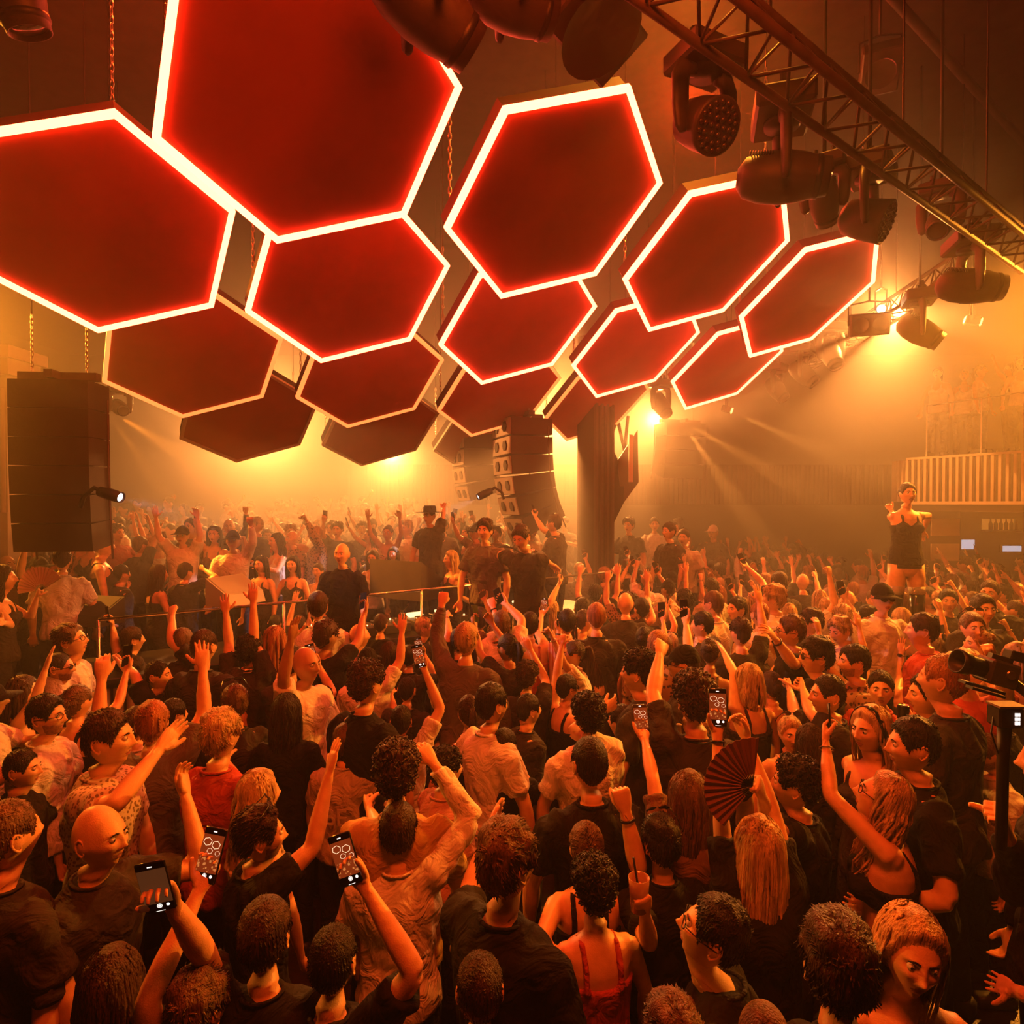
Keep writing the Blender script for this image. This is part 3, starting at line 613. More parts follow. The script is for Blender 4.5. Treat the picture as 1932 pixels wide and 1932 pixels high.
def assemble(sp, core):
    J = sp['J']; res = sp.get('res', 'lo'); V_, F = core
    HRn = np.array(J['HR']); hc = np.array(J['head']); hV, hF, hmi, hring = head_mesh(sp.get('hres', res))
    hV = hV @ HRn.T + hc; nc = np.array(J['neck']); upn = np.array((J['head'] - J['HR'] @ Vector((0, .02, 0)) - J['neck']).normalized())
    F, loop = cut_open(V_, F, nc - upn*.006, upn, .10); wl = {}
    for nm in ('R', 'L'):
        S, E, H, a = J[nm]; en = np.array((H-E).normalized()); F, wl[nm] = cut_open(V_, F, np.array(H) - en*.018, en, .055)
    allV = [V_]; n = len(V_); Fo = list(F); mo = [0]*len(F)
    def join(Vb, Fb, mb_, la, lb):
        nonlocal n
        Fo.extend(tuple(i+n for i in f) for f in Fb); mo.extend(mb_); br = bridge(V_, la, Vb, list(lb), n); Fo.extend(br); mo.extend([0]*len(br)); allV.append(Vb); n += len(Vb)
    join(hV, hF, hmi, loop, hring); sp['grip'] = {}
    for sd, nm in ((1, 'R'), (-1, 'L')):
        S, E, H, a = J[nm]; M = hand_frame(H, E, a, sd, sp); sp['grip'][nm] = (H, M)
        Vh, Fh = HANDS[(a.get('pose', 'relax'), 'hi' if res != 'lo' else 'lo')]
        flip = (sd > 0) != bool(a.get('swap'))
        Vm = Vh*np.array([-1 if flip else 1, 1, 1])*J['f']**.5; Fm = [f[::-1] for f in Fh] if flip else Fh
        Fm, lh = cut_open(Vm, Fm, np.array([0, 0, -.012]), np.array([0, 0, -1.]), .06)
        join(Vm @ np.array(M).T + np.array(H), Fm, [0]*len(Fm), wl[nm], lh)
    A_ = np.concatenate(allV); used = np.zeros(len(A_), bool)
    for f in Fo:
        for i in f: used[i] = True
    il = (np.cumsum(used)-1).tolist(); Fo = [tuple(il[i] for i in f) for f in Fo]
    me = bpy.data.meshes.new('body'); me.from_pydata(A_[used].tolist(), [], Fo); me.materials.append(SKIN[0]); me.materials.append(M_lips)
    me.polygons.foreach_set('material_index', mo); me.polygons.foreach_set('use_smooth', [True]*len(Fo))
    bm = bmesh.new(); bm.from_mesh(me); bmesh.ops.recalc_face_normals(bm, faces=bm.faces[:]); bm.to_mesh(me); bm.free(); me.update(); return me
def cloth_mesh(sp, res_):
    V_, F = res_; me = bpy.data.meshes.new('shirt'); sd = random.random()*50
    A = .014 if sp.get('res') != 'lo' else .006
    me.from_pydata(V_.tolist(), [], F); me.materials.append(CL[sp.get('col', 'black')]); me.polygons.foreach_set('use_smooth', [True]*len(F)); me.update()
    nr = np.empty(len(V_)*3, 'f'); me.vertices.foreach_get('normal', nr); nr = nr.reshape(-1, 3)
    d = np.array([abs(noise.noise(Vector((v[0]*9+sd, v[1]*9, v[2]*5+v[0]*6))))*2.2-.5 + .5*noise.noise(Vector((v[0]*22, v[1]*22+sd, v[2]*14))) for v in V_])
    if sp.get('top') in ('tank', 'bra'): d *= .3
    me.vertices.foreach_set('co', (V_ + nr*(d*A)[:, None]).reshape(-1)); me.update(); return me
def slot(o, m, i=0):
    o.material_slots[i].link = 'OBJECT'; o.material_slots[i].material = m
def place(sp, me_body, me_shirt, lab, group='people dancing in the crowd', colour=None, name='person'):
    root = empty(name, sp['root'], label=lab, cat='person', group=group); root.rotation_euler = (0, 0, sp['yaw']); root.scale = (sp['s'],)*3
    J = sp['J']; res = 'hi' if sp.get('res') != 'lo' else 'lo'
    b_ = new_obj('body', me_body, root); slot(b_, SKIN[sp.get('skin', 0)])
    if me_shirt: c_ = new_obj({'tee': 'tshirt', 'long': 'long_sleeved_top', 'tank': 'tank_top', 'bra': 'crop_top', 'vest': 'vest'}[sp.get('top', 'tee')], me_shirt, root); slot(c_, CL[sp.get('col', 'black')])
    if me_shirt and res == 'hi' and sp.get('top', 'tee') in ('tee', 'long'):
        n_ = Vector((0, -.012, 1.464)) + J['o'](1.464); c2 = new_obj('collar', misc('collar', collar_me), root); c2.location = n_; slot(c2, CL[sp.get('col', 'black')])
    new_obj('trousers', misc('trousers', trousers_me), root)
    for s in (-1, 1):
        o = new_obj('shoe', misc('shoe', shoe_me), root); o.location = (s*.12, 0, 0)
    def onhead(nm, me, m=None):
        o = new_obj(nm, me, root); o.location = J['head']; o.rotation_mode = 'QUATERNION'; o.rotation_quaternion = J['HR'].to_quaternion()
        if m: slot(o, m)
        return o
    if res == 'hi' and not sp.get('fem'):
        for s in (-1, 1):
            e = onhead('ear', misc('ear', ear_me), SKIN[sp.get('skin', 0)]); e.location = J['head'] + J['HR'] @ Vector((s*.0735, -.004, -.006)); e.scale = (s, 1, 1.05)
            e.rotation_quaternion = (J['HR'] @ Matrix.Rotation(s*-.35, 3, 'Z')).to_quaternion()
    st = sp.get('hair', 'short')
    if st != 'bald':
        me = hair_mesh(st, res)
        if st in ('cap', 'hat'): onhead(st, me, CL[sp.get('capcol', 'black')]); onhead('hair', hair_mesh('shaved', 'lo'), HAIRC[sp.get('hc', 'brown')])
        else: onhead('hair', me, HAIRC[sp.get('hc', 'brown')])
    if sp.get('face') or sp.get('beard'):
        if sp.get('face'): onhead('eyebrows', misc('brows', brows_me), HAIRC['black'])
        for s in (-1, 1):
            if not sp.get('face'): break
            e = new_obj('eye', misc('eye', eye_me), root); e.location = J['head'] + J['HR'] @ Vector((s*.031, .0795, .011)); e.rotation_mode = 'QUATERNION'
            e.rotation_quaternion = (J['HR'] @ Matrix.Rotation(-PI/2, 3, 'X')).to_quaternion()
        if sp.get('beard'): onhead('beard', misc('beard', beard_me))
    if sp.get('glasses'):
        o = onhead('sunglasses' if sp['glasses'] == 'dark' else 'glasses', misc('gl' + sp['glasses'], lambda: glasses_me(sp['glasses'] in ('dark', 'up'))))
        if sp['glasses'] == 'up': o.location = J['head'] + J['HR'] @ Vector((0, -.035, .085)); o.rotation_quaternion = (J['HR'] @ Matrix.Rotation(.75, 3, 'X')).to_quaternion(); o.scale = (1.12, 1.05, 1)
    if st == 'headband': onhead('headband', misc('band', band_me))
    for nm in ('R', 'L'):
        S, E, H, a = J[nm]
        if a.get('watch'):
            d = (H-E).normalized(); q = H - d*.035; e1 = d.orthogonal().normalized(); e2 = d.cross(e1); r = .0285 + .002*(a['watch'] == 'beads'); mb = MB()
            mb.tube([q + (e1*math.cos(t)+e2*math.sin(t))*r for t in np.linspace(0, 2*PI, 17)], (.0045 if a['watch'] == 'beads' else .0065), 5, cap=False)
            if a['watch'] == 'watch': mb.box(q + e1*r, (.017, .017, .005), frame3(e2, e1), bev=.003)
            mb.build('wristwatch' if a['watch'] == 'watch' else 'bracelet', M_band if a['watch'] == 'beads' else M_gloss, root, True)
    sp['rootob'] = root; return root
# ------------------------------------------------------------------ people: build everything queued
def run_jobs():
    items = []
    for sp in JOBS:
        setup(sp); hi = sp.get('res', 'lo') != 'lo'
        items.append((core_mb(sp, sp['J']), .0135 if hi else .019, .55 if hi else .5)); c = cloth_mb(sp, sp['J']); sp['_c'] = c is not None
        if c is not None: items.append((c, .017 if hi else .026, 1) if sp.get('top', 'tee') not in ('tank', 'bra') else (c, .0115, .5))
    out = iter(remesh_batch(items))
    for sp in JOBS:
        sp['mb'] = assemble(sp, next(out)); sp['ms'] = cloth_mesh(sp, next(out)) if sp['_c'] else None
# ------------------------------------------------------------------ rig: trusses
M_alu = mat('truss_metal', (.09, .05, .038), .6, metal=.15, var=.2, spec=.3)
def truss(p0, p1, wd, ht, label, pitch=.42, tri=True):
    p0 = Vector(p0); p1 = Vector(p1); d = (p1-p0).normalized(); s = d.cross(ZU).normalized(); root = empty('lighting_truss', (0, 0, 0), label=label, cat='truss')
    ch = [Vector((0, 0, 0)), s*wd, s*wd*.5 + ZU*ht] if tri else [Vector((0, 0, 0)), s*wd, ZU*ht, s*wd + ZU*ht]
    for c in ch: b = MB(); b.tube([p0+c, p1+c], .026, 8); b.build('chord', M_alu, root, True)
    n = int((p1-p0).length/pitch)
    for i in range(n):
        q = p0 + d*pitch*i
        for a, b_ in ([(0, 1), (0, 2), (1, 2)] if tri else [(0, 1), (0, 2), (1, 3), (2, 3)]):
            b = MB(); b.tube([q+ch[a], q+d*pitch*(.5)+ch[b_], q+d*pitch+ch[a]], .011, 5); b.build('brace', M_alu, root, True)
    for i in range(0, n, 4):
        q = p0 + d*pitch*i + ch[-1]; b = MB(); b.tube([q, Vector((q.x, q.y, 8.45))], .008, 5); b.build('hanging_wire', M_black, root)
    return root
TZ = 5.2; tA = Vector((1.245, 3.48, TZ)); tP = tA - U*1.6; tQ = tA + U*5.0
truss(tP, tQ, .29, .26, 'dark lighting truss over the right side of the crowd, big moving heads under it')
t2A = at(1790, 520, 7.6); t2B = at(1500, 700, 13.5)
truss(t2A, t2B, .3, .3, 'further lighting truss silhouetted against the bright haze, lamps hanging below it')
# ------------------------------------------------------------------ rig: moving heads and other lamps
M_house = mat('lamp_housing', (.055, .035, .028), .45, var=.2, bump=.15, bscale=300)
M_lens = mat('lamp_lens', (.05, .03, .02), .12)
M_lenson = mat('lamp_lens_lit', (.9, .5, .2), .2, emit=(1, .45, .10), es=5)
M_lenshot = mat('lamp_lens_hot', (.9, .6, .3), .2, emit=(1, .75, .40), es=90)
M_lenswhite = mat('lamp_lens_white', (.9, .9, .9), .2, emit=(.75, .85, 1), es=8)
def near_rig(p):
    for a, b_ in ((tP, tQ),):
        d = b_ - a; t = max(0, min(1, (p-a).dot(d)/d.dot(d))); e = p - a - d*t
        if e.length < .3: return True
    return False
def hang(root, top):
    w_ = root.location + Vector(top)
    if not near_rig(w_): b = MB(); b.tube([Vector(top), Vector((top[0], top[1], 8.498 - root.location.z))], .016, 6); b.build('hanging_rod', M_black, root, True)
def moving_head(c, look, size, label, kind='spot', lens=None, name='moving_head', up=True):
    """c: centre of the tilting head; look: world direction of the beam; the yoke hangs from a base above"""
    c = Vector(c); look = Vector(look).normalized(); root = empty(name, c, label=label, cat='stage light', group='moving head lamps')
    h = Vector((look.x, look.y, 0)); h = h.normalized() if h.length > .05 else Vector((0, -1, 0)); sd = h.cross(ZU); s = size; RY = Matrix((sd, h, ZU)).transposed()
    b = MB(); b.box(Vector((0, 0, .46*s)), (.24*s, .19*s, .075*s), RY, bev=.02*s); b.build('base', M_house, root)
    for q in (-1, 1):
        b = MB(); b.box(RY @ Vector((q*.10*s, 0, .56*s)), (.02*s, .05*s, .04*s), RY); b.tube([RY @ Vector((q*.10*s, 0, .58*s)), RY @ Vector((q*.10*s, 0, .66*s))], .03*s, 8); b.build('clamp', M_black, root)
        b = MB(); b.tube([RY @ Vector((q*.10*s, 0, .37*s)), RY @ Vector((q*.19*s, 0, .36*s)), RY @ Vector((q*.225*s, 0, .28*s)), RY @ Vector((q*.225*s, 0, .08*s)), RY @ Vector((q*.215*s, 0, -.06*s)), RY @ Vector((q*.20*s, 0, -.10*s))],
                         [(.04*s, .06*s), (.045*s, .075*s), (.04*s, .075*s), (.035*s, .07*s), (.03*s, .055*s), (.02*s, .03*s)], 12, up=h); b.build('yoke_arm', M_house, root, True)
    b = MB(); b.tube([RY @ Vector((0, 0, .40*s)), RY @ Vector((0, 0, .35*s))], .12*s, 20); b.build('pan_bearing', M_black, root, True)
    hang(root, (0, 0, .52*s)); M = M4(frame3(sd, look), (0, 0, 0)); b = MB()
    if kind == 'wash':      # short fat housing with a flat face of many small lenses
        b.lathe([(0, -.24*s), (.09*s, -.24*s), (.15*s, -.19*s), (.175*s, -.05*s), (.185*s, .10*s), (.19*s, .15*s), (.175*s, .155*s), (0, .155*s)], 28, M); b.build('housing', M_house, root, True)
        rr = [(0, 1), (.055, 6), (.105, 12), (.148, 18)]
        for r, n in rr:
            for k in range(n):
                a = 2*PI*k/n; b = MB(); b.lathe([(0, .014*s), (.012*s, .012*s), (.019*s, .004*s), (.021*s, 0)], 10, M @ Matrix.Translation((r*s*math.cos(a), r*s*math.sin(a), .156*s))); b.build('lens', lens or M_lens, root, True)
    else:
        b.lathe([(0, -.30*s), (.06*s, -.30*s), (.13*s, -.25*s), (.165*s, -.14*s), (.175*s, 0), (.16*s, .12*s), (.135*s, .22*s), (.125*s, .30*s), (.118*s, .30*s), (.11*s, .27*s)], 28, M); b.build('housing', M_house, root, True)
        b = MB()
        for k in range(9): b.tube([M @ Vector((.168*s*math.cos(a), .168*s*math.sin(a), -.23*s + .018*s*k)) * 1.0 for a in np.linspace(-2.6, -.55, 9)], .006*s, 4)
        b.build('cooling_fins', M_black, root)
        b = MB(); b.lathe([(0, .285*s), (.06*s, .283*s), (.11*s, .268*s)], 24, M); b.build('lens', lens or M_lens, root, True)
        b = MB(); b.lathe([(.128*s, .20*s), (.142*s, .21*s), (.142*s, .24*s), (.13*s, .25*s)], 28, M); b.build('focus_ring', M_black, root, True)
    return root
moving_head(at(1330, 235, 3.55), (.35, -.75, -.55), .78, 'honeycomb wash light facing down beside the six-sided panel, unlit, many small lenses', 'wash')
moving_head(at(1475, 335, 4.05), (.95, -.28, -.12), .92, 'biggest moving head light with curved yoke, nose pointing right over the crowd')
moving_head(at(1640, 415, 4.9), (.75, -.62, -.42), .86, 'honeycomb wash light with speckled lens face right of the biggest moving head', 'wash')
moving_head(at(1555, 380, 4.9), (.4, .6, -.6), .62, 'dark moving head light squeezed between the biggest moving head and the speckled wash light')
moving_head(at(1775, 420, 6.0), (-.5, -.5, -.6), .70, 'dark boxy moving head light under the far end of the crowd truss')
moving_head(at(1830, 540, 6.1), (.93, -.25, -.14), .95, 'moving head light with glowing amber lens firing right', lens=M_lenson)
moving_head(at(1735, 625, 8.2), (.7, -.3, -.55), .95, 'black silhouetted moving head light hanging from the further truss next to the bright lamp')
moving_head(at(1567, 668, 10.5), (.1, -.5, -.8), .95, 'round-nosed moving head light hanging straight down from the further truss')
moving_head(at(1515, 705, 12.0), (.5, -.4, -.65), 1.0, 'hazy moving head light below the further truss, second lamp from its far end')
moving_head(at(1465, 735, 13.5), (.4, -.4, -.75), 1.0, 'hazy moving head light at the far end of the further truss')
moving_head(at(1247, 765, 13.5), (.3, -.5, -.7), 1.0, 'hazy moving head light behind the panel above the tall black column')
moving_head(at(226, 770, 8.5), (.6, -.5, -.3), .55, 'small moving head light hanging right of the big left speaker stack')
moving_head(at(800, 10, 3.0), (.75, .45, -.40), .95, 'moving head light with ribbed rear cropped by the top of the picture')
moving_head(at(965, 5, 3.3), (.9, .35, -.12), .8, 'moving head light with glossy amber flank next to the ribbed one at the top')
moving_head(at(15, -45, 2.9), (.2, .3, -.9), .75, 'ribbed lamp just peeking in at the top corner over the left panels')
def blinder(c, look, w_, h_, label, n=2, lens=None):
    c = Vector(c); root = empty('blinder_lamp', c, label=label, cat='stage light'); R = frame3(Vector(look).cross(ZU), look); b = MB()
    b.box((0, 0, 0), (w_, h_, .09), R, bev=.015); b.build('housing', M_house, root)
    for i in range(n):
        x = (i-(n-1)/2)*w_*2/n; b = MB(); b.lathe([(0, .0), (w_/n*.6, .004), (w_/n*.8, .02)], 20, M4(R, R @ Vector((x, 0, .092)))); b.build('lens', lens or M_lens, root, True)
    for q in (-1, 1): b = MB(); b.tube([R @ Vector((q*w_*1.05, 0, 0)), R @ Vector((q*w_*1.05, 0, 0)) + ZU*.3, R @ Vector((0, 0, 0)) + ZU*.34], .014, 6); b.build('bracket', M_black, root)
    hang(root, (0, 0, .34)); return root
blinder(at(1640, 612, 9.2), (-.3, -.9, -.3), .26, .16, 'boxy two-cell lamp hanging from the further truss under the bright spark')
blinder(at(1662, 585, 9.6), (-.45, -.85, -.1), .07, .05, 'tiny dazzling lamp on the further truss', 1, M_lenshot)
blinder(at(1120, 45, 3.9), (.4, -.3, -.85), .34, .20, 'large square floodlight with dusty glass face next to the top edge', 1)
blinder(at(1660, 130, 6.5), (-.2, -.5, -.8), .18, .22, 'small dim projector hanging alone in the dark ceiling corner', 1)
blinder(at(1834, 605, 8.8), (.9, -.35, -.25), .07, .06, 'small lamp below the glowing moving head, sending an amber beam right', 1, M_lenson)
blinder(at(1371, 772, 12.5), (.8, -.45, -.35), .08, .06, 'small lamp sending an amber beam down over the right side of the floor', 1, M_lenson)
# beams of these lamps
def beam(px, py, d, tx, ty, td, power, ang, color=AMBER, name='beam'):
    a_ = at(px, py, d); t_ = at(tx, ty, td); return spot(a_ + (t_-a_).normalized()*.32, t_, power, ang, color, .25, .03, name)
beam(1890, 556, 5.9, 2150, 700, 5.5, 5000, 13, (1, .30, .06)); beam(1836, 607, 8.6, 2100, 720, 7.8, 4000, 12, (1, .30, .06))
beam(1375, 775, 12.4, 1800, 960, 10.8, 5200, 11, (1, .36, .06)); beam(1283, 792, 13.0, 1620, 985, 10.6, 4200, 10, (1, .33, .05)); beam(1285, 794, 13.0, 1480, 1080, 10.0, 3000, 9, (1, .33, .05))
beam(200, 770, 8.4, 420, 905, 8.0, 2600, 13, (1, .26, .02)); beam(200, 772, 8.4, 330, 960, 8.0, 1800, 9, (1, .26, .02))
def stage_spot(px, py, d, look, label, power):
    c = at(px, py, d); root = empty('work_light', c, label=label, cat='stage light'); look = Vector(look).normalized(); M = M4(frame3(ZU, look), (0, 0, 0)); b = MB()
    b.lathe([(0, -.14), (.05, -.14), (.06, -.02), (.055, .1), (.05, .1), (.045, .08), (0, .08)], 16, M); b.build('housing', M_black, root, True)
    b = MB(); b.lathe([(0, .085), (.04, .083)], 12, M); b.build('lens', M_lenswhite, root)
    b = MB(); b.tube([-look*.1, -look*.2 + ZU*.02, -look*.32 - ZU*.10, -look*.36 - ZU*.22], .022, 8); b.build('bracket', M_black, root, True)
    spot(c + look*.12, c + look*3, power, 22, (.85, .85, 1), .5, .02)
stage_spot(212, 934, 6.2, (.9, -.1, -.25), 'small white spot lamp clamped to the edge of the big left speaker stack', 160)
stage_spot(912, 933, 9.4, (-.85, -.3, -.42), 'small white spot lamp on the horn side of the hanging speaker', 420)
# ------------------------------------------------------------------ hanging speakers
M_spk = mat('speaker_black', (.035, .022, .016), .7, var=.15, bump=.2, bscale=120); M_horn = mat('speaker_face', (.42, .34, .27), .6); M_hole = mat('speaker_hole', (.02, .015, .012), .7)
def line_array(top, face, w_, dpt, hh, n, curve, label, horns=False):
    top = Vector(top); root = empty('line_array_speaker', top, label=label, cat='speaker', group='hanging loudspeaker stacks'); face = Vector(face).normalized(); sd = face.cross(ZU)
    p = Vector((0, 0, 0)); ang = 0
    for i in range(n):
        ang += curve*(i/n)**1.3; f = Matrix.Rotation(-ang, 3, sd) @ face; u_ = sd.cross(f).normalized()
        R = Matrix((sd, f, u_)).transposed(); c = p - u_*hh*.5; b = MB(); hb = hh*.49
        vs = [R @ Vector((x*w_/2, y*dpt/2, z*hb*(1.0 if y > 0 else (.86 if horns else .97)))) + c for x in (-1, 1) for y in (-1, 1) for z in (-1, 1)]
        b.add(vs, [(0,1,3,2), (4,6,7,5), (0,4,5,1), (2,3,7,6), (0,2,6,4), (1,5,7,3)])
        cab = b.build('cabinet', M_spk, root)
        for q in (-1, 1):
            b = MB(); b.tube([R @ Vector((q*w_*.505, -.4*dpt, 0)) + c, R @ Vector((q*w_*.505, -.4*dpt, -hh)) + c], .012, 5); b.build('rigging_pin', M_alu, cab)
        if horns:
            b = MB(); b.box(R @ Vector((0, dpt*.505, 0)) + c, (w_*.48, .012, hb*.92), R); g = b.build('front_grille', M_horn, cab)
            for q in (-1, 1): b = MB(); b.lathe([(0, .03), (hb*.6, .03), (hb*.66, .0)], 6, M4(R @ Matrix.Rotation(-PI/2, 3, 'X'), R @ Vector((q*w_*.22, dpt*.505, 0)) + c)); b.build('horn_mouth', M_hole, cab)
        p = p - u_*hh
    b = MB(); b.box((0, 0, .06), (w_*.5, .05, .04), frame3(sd, ZU)); b.box((0, 0, .06), (.04, dpt*.5, .04), frame3(sd, ZU)); b.build('flying_frame', M_alu, root)
    for q in (-1, 1):
        chain(sd*q*w_*.35 + ZU*.1, sd*q*w_*.35 + ZU*.7, root); b = MB(); b.tube([sd*q*w_*.35 + ZU*.7, sd*q*w_*.35 + ZU*(8.498-top.z)], .008, 5); b.build('cable', M_black, root)
    return root
line_array(at(113, 722, 6.5), (.10, -.99, 0), .76, .4, .288, 6, .05, 'huge black hanging speaker stack in front of the fluted pillar')
line_array(at(985, 792, 10.4), (-.93, -.36, 0), .85, .72, .30, 6, .20, 'hanging speaker stack with open pale horns beside the tall black column', True)
line_array(at(895, 820, 12.0), (-.93, -.36, 0), .8, .66, .30, 4, .22, 'smaller hanging speaker stack behind the one with open pale horns', True)
line_array(at(1283, 800, 15.5), (.3, -.95, 0), 1.1, .6, .32, 4, .25, 'hazy hanging speaker stack far behind, right of the tall black column')
# ------------------------------------------------------------------ tall column and angular screen
c0 = at(1122, 950, 11.2); root = empty('black_column', (c0.x, c0.y, 0), label='tall square black column behind the booth with riveted rails', cat='column'); R = frame3(U, ZU)
b = MB(); b.box((0, 0, 2.9), (.22, .22, 2.9), R); b.build('shaft', M_spk, root)
for q in (-1, -.33, .33, 1): b = MB(); b.box(R @ Vector((q*.2, -.235, 2.9)), (.025, .03, 2.9), R); b.build('rail', mat('column_rail', (.09, .05, .035), .5), root)
b = MB()
for k in range(22): b.lathe([(0, .012), (.012, .006), (.014, 0)], 6, M4(R @ Matrix.Rotation(PI/2, 3, 'X'), R @ Vector((-.066, -.27, 2.0+.11*k))))
b.build('rivets', M_alu, root)
b = MB(); b.box((0, 0, .1), (.3, .3, .1), R); b.build('foot_plate', M_black, root)
root = empty('angular_panel', at(1160, 930, 11.7), label='dark angular panel leaning out of the tall black column to the right', cat='panel')
def prism(name, pxs, d0, d1, m, root, th=.12):
    o = root.location; P = [at(x, y, d) - o for x, y, d in pxs]; n = (P[1]-P[0]).cross(P[2]-P[0]).normalized(); k = len(P); b = MB()
    b.add(P + [p + Vector((0, th, 0)) for p in P], [tuple(range(k)), tuple(reversed(range(k, 2*k)))] + [(i, i+k, (i+1) % k+k, (i+1) % k) for i in range(k)]); return b.build(name, m, root)
prism('panel', [(1142, 812, 11.6), (1166, 868, 11.6), (1180, 850, 11.5), (1176, 950, 11.4), (1146, 1012, 11.5), (1130, 1045, 11.6)], 0, 0, M_spk, root)
prism('side_wing', [(1166, 868, 11.5), (1203, 811, 11.2), (1205, 910, 11.2), (1172, 955, 11.5)], 0, 0, mat('panel_brown', (.16, .08, .04), .6), root, .05)
b = MB(); b.box(at(1190, 865, 11.1) - root.location, (.035, .03, .42)); b.build('light_strip', mat('pale_strip', (.7, .5, .35), .5), root)
for x0, y0, x1, y1 in ((1145, 845, 1165, 790), (1165, 790, 1178, 850), (1178, 850, 1185, 785)): b = MB(); b.tube([at(x0, y0, 11.7) - root.location, at(x1, y1, 11.7) - root.location], .03, 6); b.build('support_strut', M_alu, root)
# ------------------------------------------------------------------ left wall pillar
root = empty('fluted_pillar', at(-12, 950, 8.8), label='pale fluted pillar on the side wall behind the huge black speaker stack', cat='pillar'); root.location.z = 0
M_pil = mat('pillar_plaster', (.30, .19, .12), .8, var=.1)
b = MB(); b.box((0, 0, 2.3), (.36, .2, 2.3)); b.build('shaft', M_pil, root); b = MB(); b.box((0, 0, 4.7), (.46, .3, .12)); b.box((0, 0, 4.88), (.52, .36, .08)); b.build('capital', M_pil, root)
for k in range(6): b = MB(); b.tube([((k-2.5)*.12, -.2, .9), ((k-2.5)*.12, -.2, 4.4)], .035, 8); b.build('flute', M_pil, root, True)
b = MB(); b.box((0, 0, 2.35), (.42, .28, .35)); b.build('plinth', M_pil, root)
# ------------------------------------------------------------------ stage platform and booth
M_stage = mat('stage_black', (.04, .03, .025), .7, var=.2)
BO = Vector((-3.55, 5.35, 0)); BL = 6.2                     # booth runs along U from here
def bp(u_, v_, z): return BO + U*u_ + V*v_ + ZU*z
RU = Matrix((U, V, ZU)).transposed()
b = MB(); b.box(bp(3.2, 5.4, .36), (5.2, 4.4, .36), RU); tag(b.build('stage_platform', M_stage), 'black stage platform behind the booth, packed with guests', 'stage')
b = MB(); b.box(bp(3.2, 8.85, .91), (5.2, .95, .19), RU); tag(b.build('rear_stage_step', M_stage), 'higher black step at the rear of the stage under the bright haze', 'stage')
root = empty('dj_booth', BO, label='long black booth with ribbed front and equipment on top, facing the crowd', cat='booth'); root.rotation_euler = (0, 0, math.atan2(U.y, U.x))
b = MB(); b.box((BL/2, .5, .62), (BL/2, .42, .62)); b.build('counter_body', M_stage, root)
b = MB(); b.box((BL/2, .5, 1.27), (BL/2+.06, .5, .03), bev=.01); b.build('counter_top', M_black, root)
M_rib = mat('booth_rib', (.17, .10, .06), .45)
rib = None
for k in range(62):
    if rib is None: b = MB(); b.tube([(0, 0, .05), (0, 0, 1.2)], .042, 8); rib = b.build('rib', M_rib, root, True)
    else: rib = rib.copy(); COL.objects.link(rib); rib.parent = root
    rib.location = (.05 + k*.1, .06, 0)
root = empty('booth_rail', BO, label='thin shiny rail running above the front of the booth', cat='railing'); root.rotation_euler = (0, 0, math.atan2(U.y, U.x))
M_chrome = mat('chrome', (.75, .62, .5), .2, metal=.95)
b = MB(); b.tube([(0, -.05, 1.83), (BL, -.05, 1.83)], .014, 8); b.build('handrail', M_chrome, root, True)
for k in range(5): b = MB(); b.tube([(k*BL/4, -.05, .0), (k*BL/4, -.05, 1.83)], .013, 8); b.build('post', M_chrome, root, True)
# equipment on the counter
M_led = mat('deck_led', (.9, .7, .4), .3, emit=(1, .6, .25), es=2.5); M_deck = mat('deck_black', (.05, .045, .04), .35)
def deck(u_, v_, label, mixer=False):
    p = bp(u_, v_, 1.30); root = empty('mixer' if mixer else 'media_player', p, math.atan2(U.y, U.x), label=label, cat='dj mixer' if mixer else 'dj deck', group='equipment on the booth')
    b = MB(); b.box((0, 0, .055), (.17, .21, .055), bev=.008); b.build('case', M_deck, root)
    if not mixer:
        b = MB(); b.lathe([(0, .026), (.09, .026), (.10, .02), (.103, 0)], 24, Matrix.Translation((0, -.06, .11))); b.build('jog_wheel', M_chrome, root, True)
        b = MB(); b.box((0, .12, .12), (.10, .06, .012), Matrix.Rotation(.4, 3, 'X')); b.build('screen', M_led, root)
    for k in range(8): b = MB(); b.lathe([(0, .02), (.010, .018), (.012, 0)], 8, Matrix.Translation((-.12 + (k % 4)*.08, .0 + .09*(k//4) - (.0 if mixer else .19), .11))); b.build('knob' if mixer else 'button', M_led if k % 3 == 0 else M_chrome, root)
for k, (u_, mx) in enumerate(((2.15, 0), (2.55, 0), (2.95, 1), (3.35, 0), (3.75, 0), (4.5, 1), (5.0, 0))):
    deck(u_, .45, ('mixer with lit knobs, %s on the ribbed booth' % ('between the players' if k < 4 else 'near the column end')) if mx else 'black media player with jog wheel, %s on the booth' % {0: 'leftmost', 1: 'second from left', 3: 'just right of the mixer', 4: 'fourth from left', 6: 'nearest the column'}[k], mx)
def wedge(c, rz, s, label, pale=False):
    root = empty('monitor_speaker', c, rz, label=label, cat='speaker'); b = MB()
    b.add([(-.42*s, -.25*s, 0), (.42*s, -.25*s, 0), (.42*s, .3*s, 0), (-.42*s, .3*s, 0), (-.42*s, -.18*s, .2*s), (.42*s, -.18*s, .2*s), (.42*s, .3*s, .48*s), (-.42*s, .3*s, .48*s)], [(3,2,1,0), (0,1,5,4), (4,5,6,7), (7,6,2,3), (1,2,6,5), (0,4,7,3)])
    b.build('cabinet', mat('wedge_pale', (.5, .42, .33), .6) if pale else M_spk, root); b = MB()
    b.add([(-.38*s, -.15*s, .225*s), (.38*s, -.15*s, .225*s), (.38*s, .27*s, .475*s), (-.38*s, .27*s, .475*s)], [(0,1,2,3)]); b.build('grille', M_horn if pale else M_spk, root)
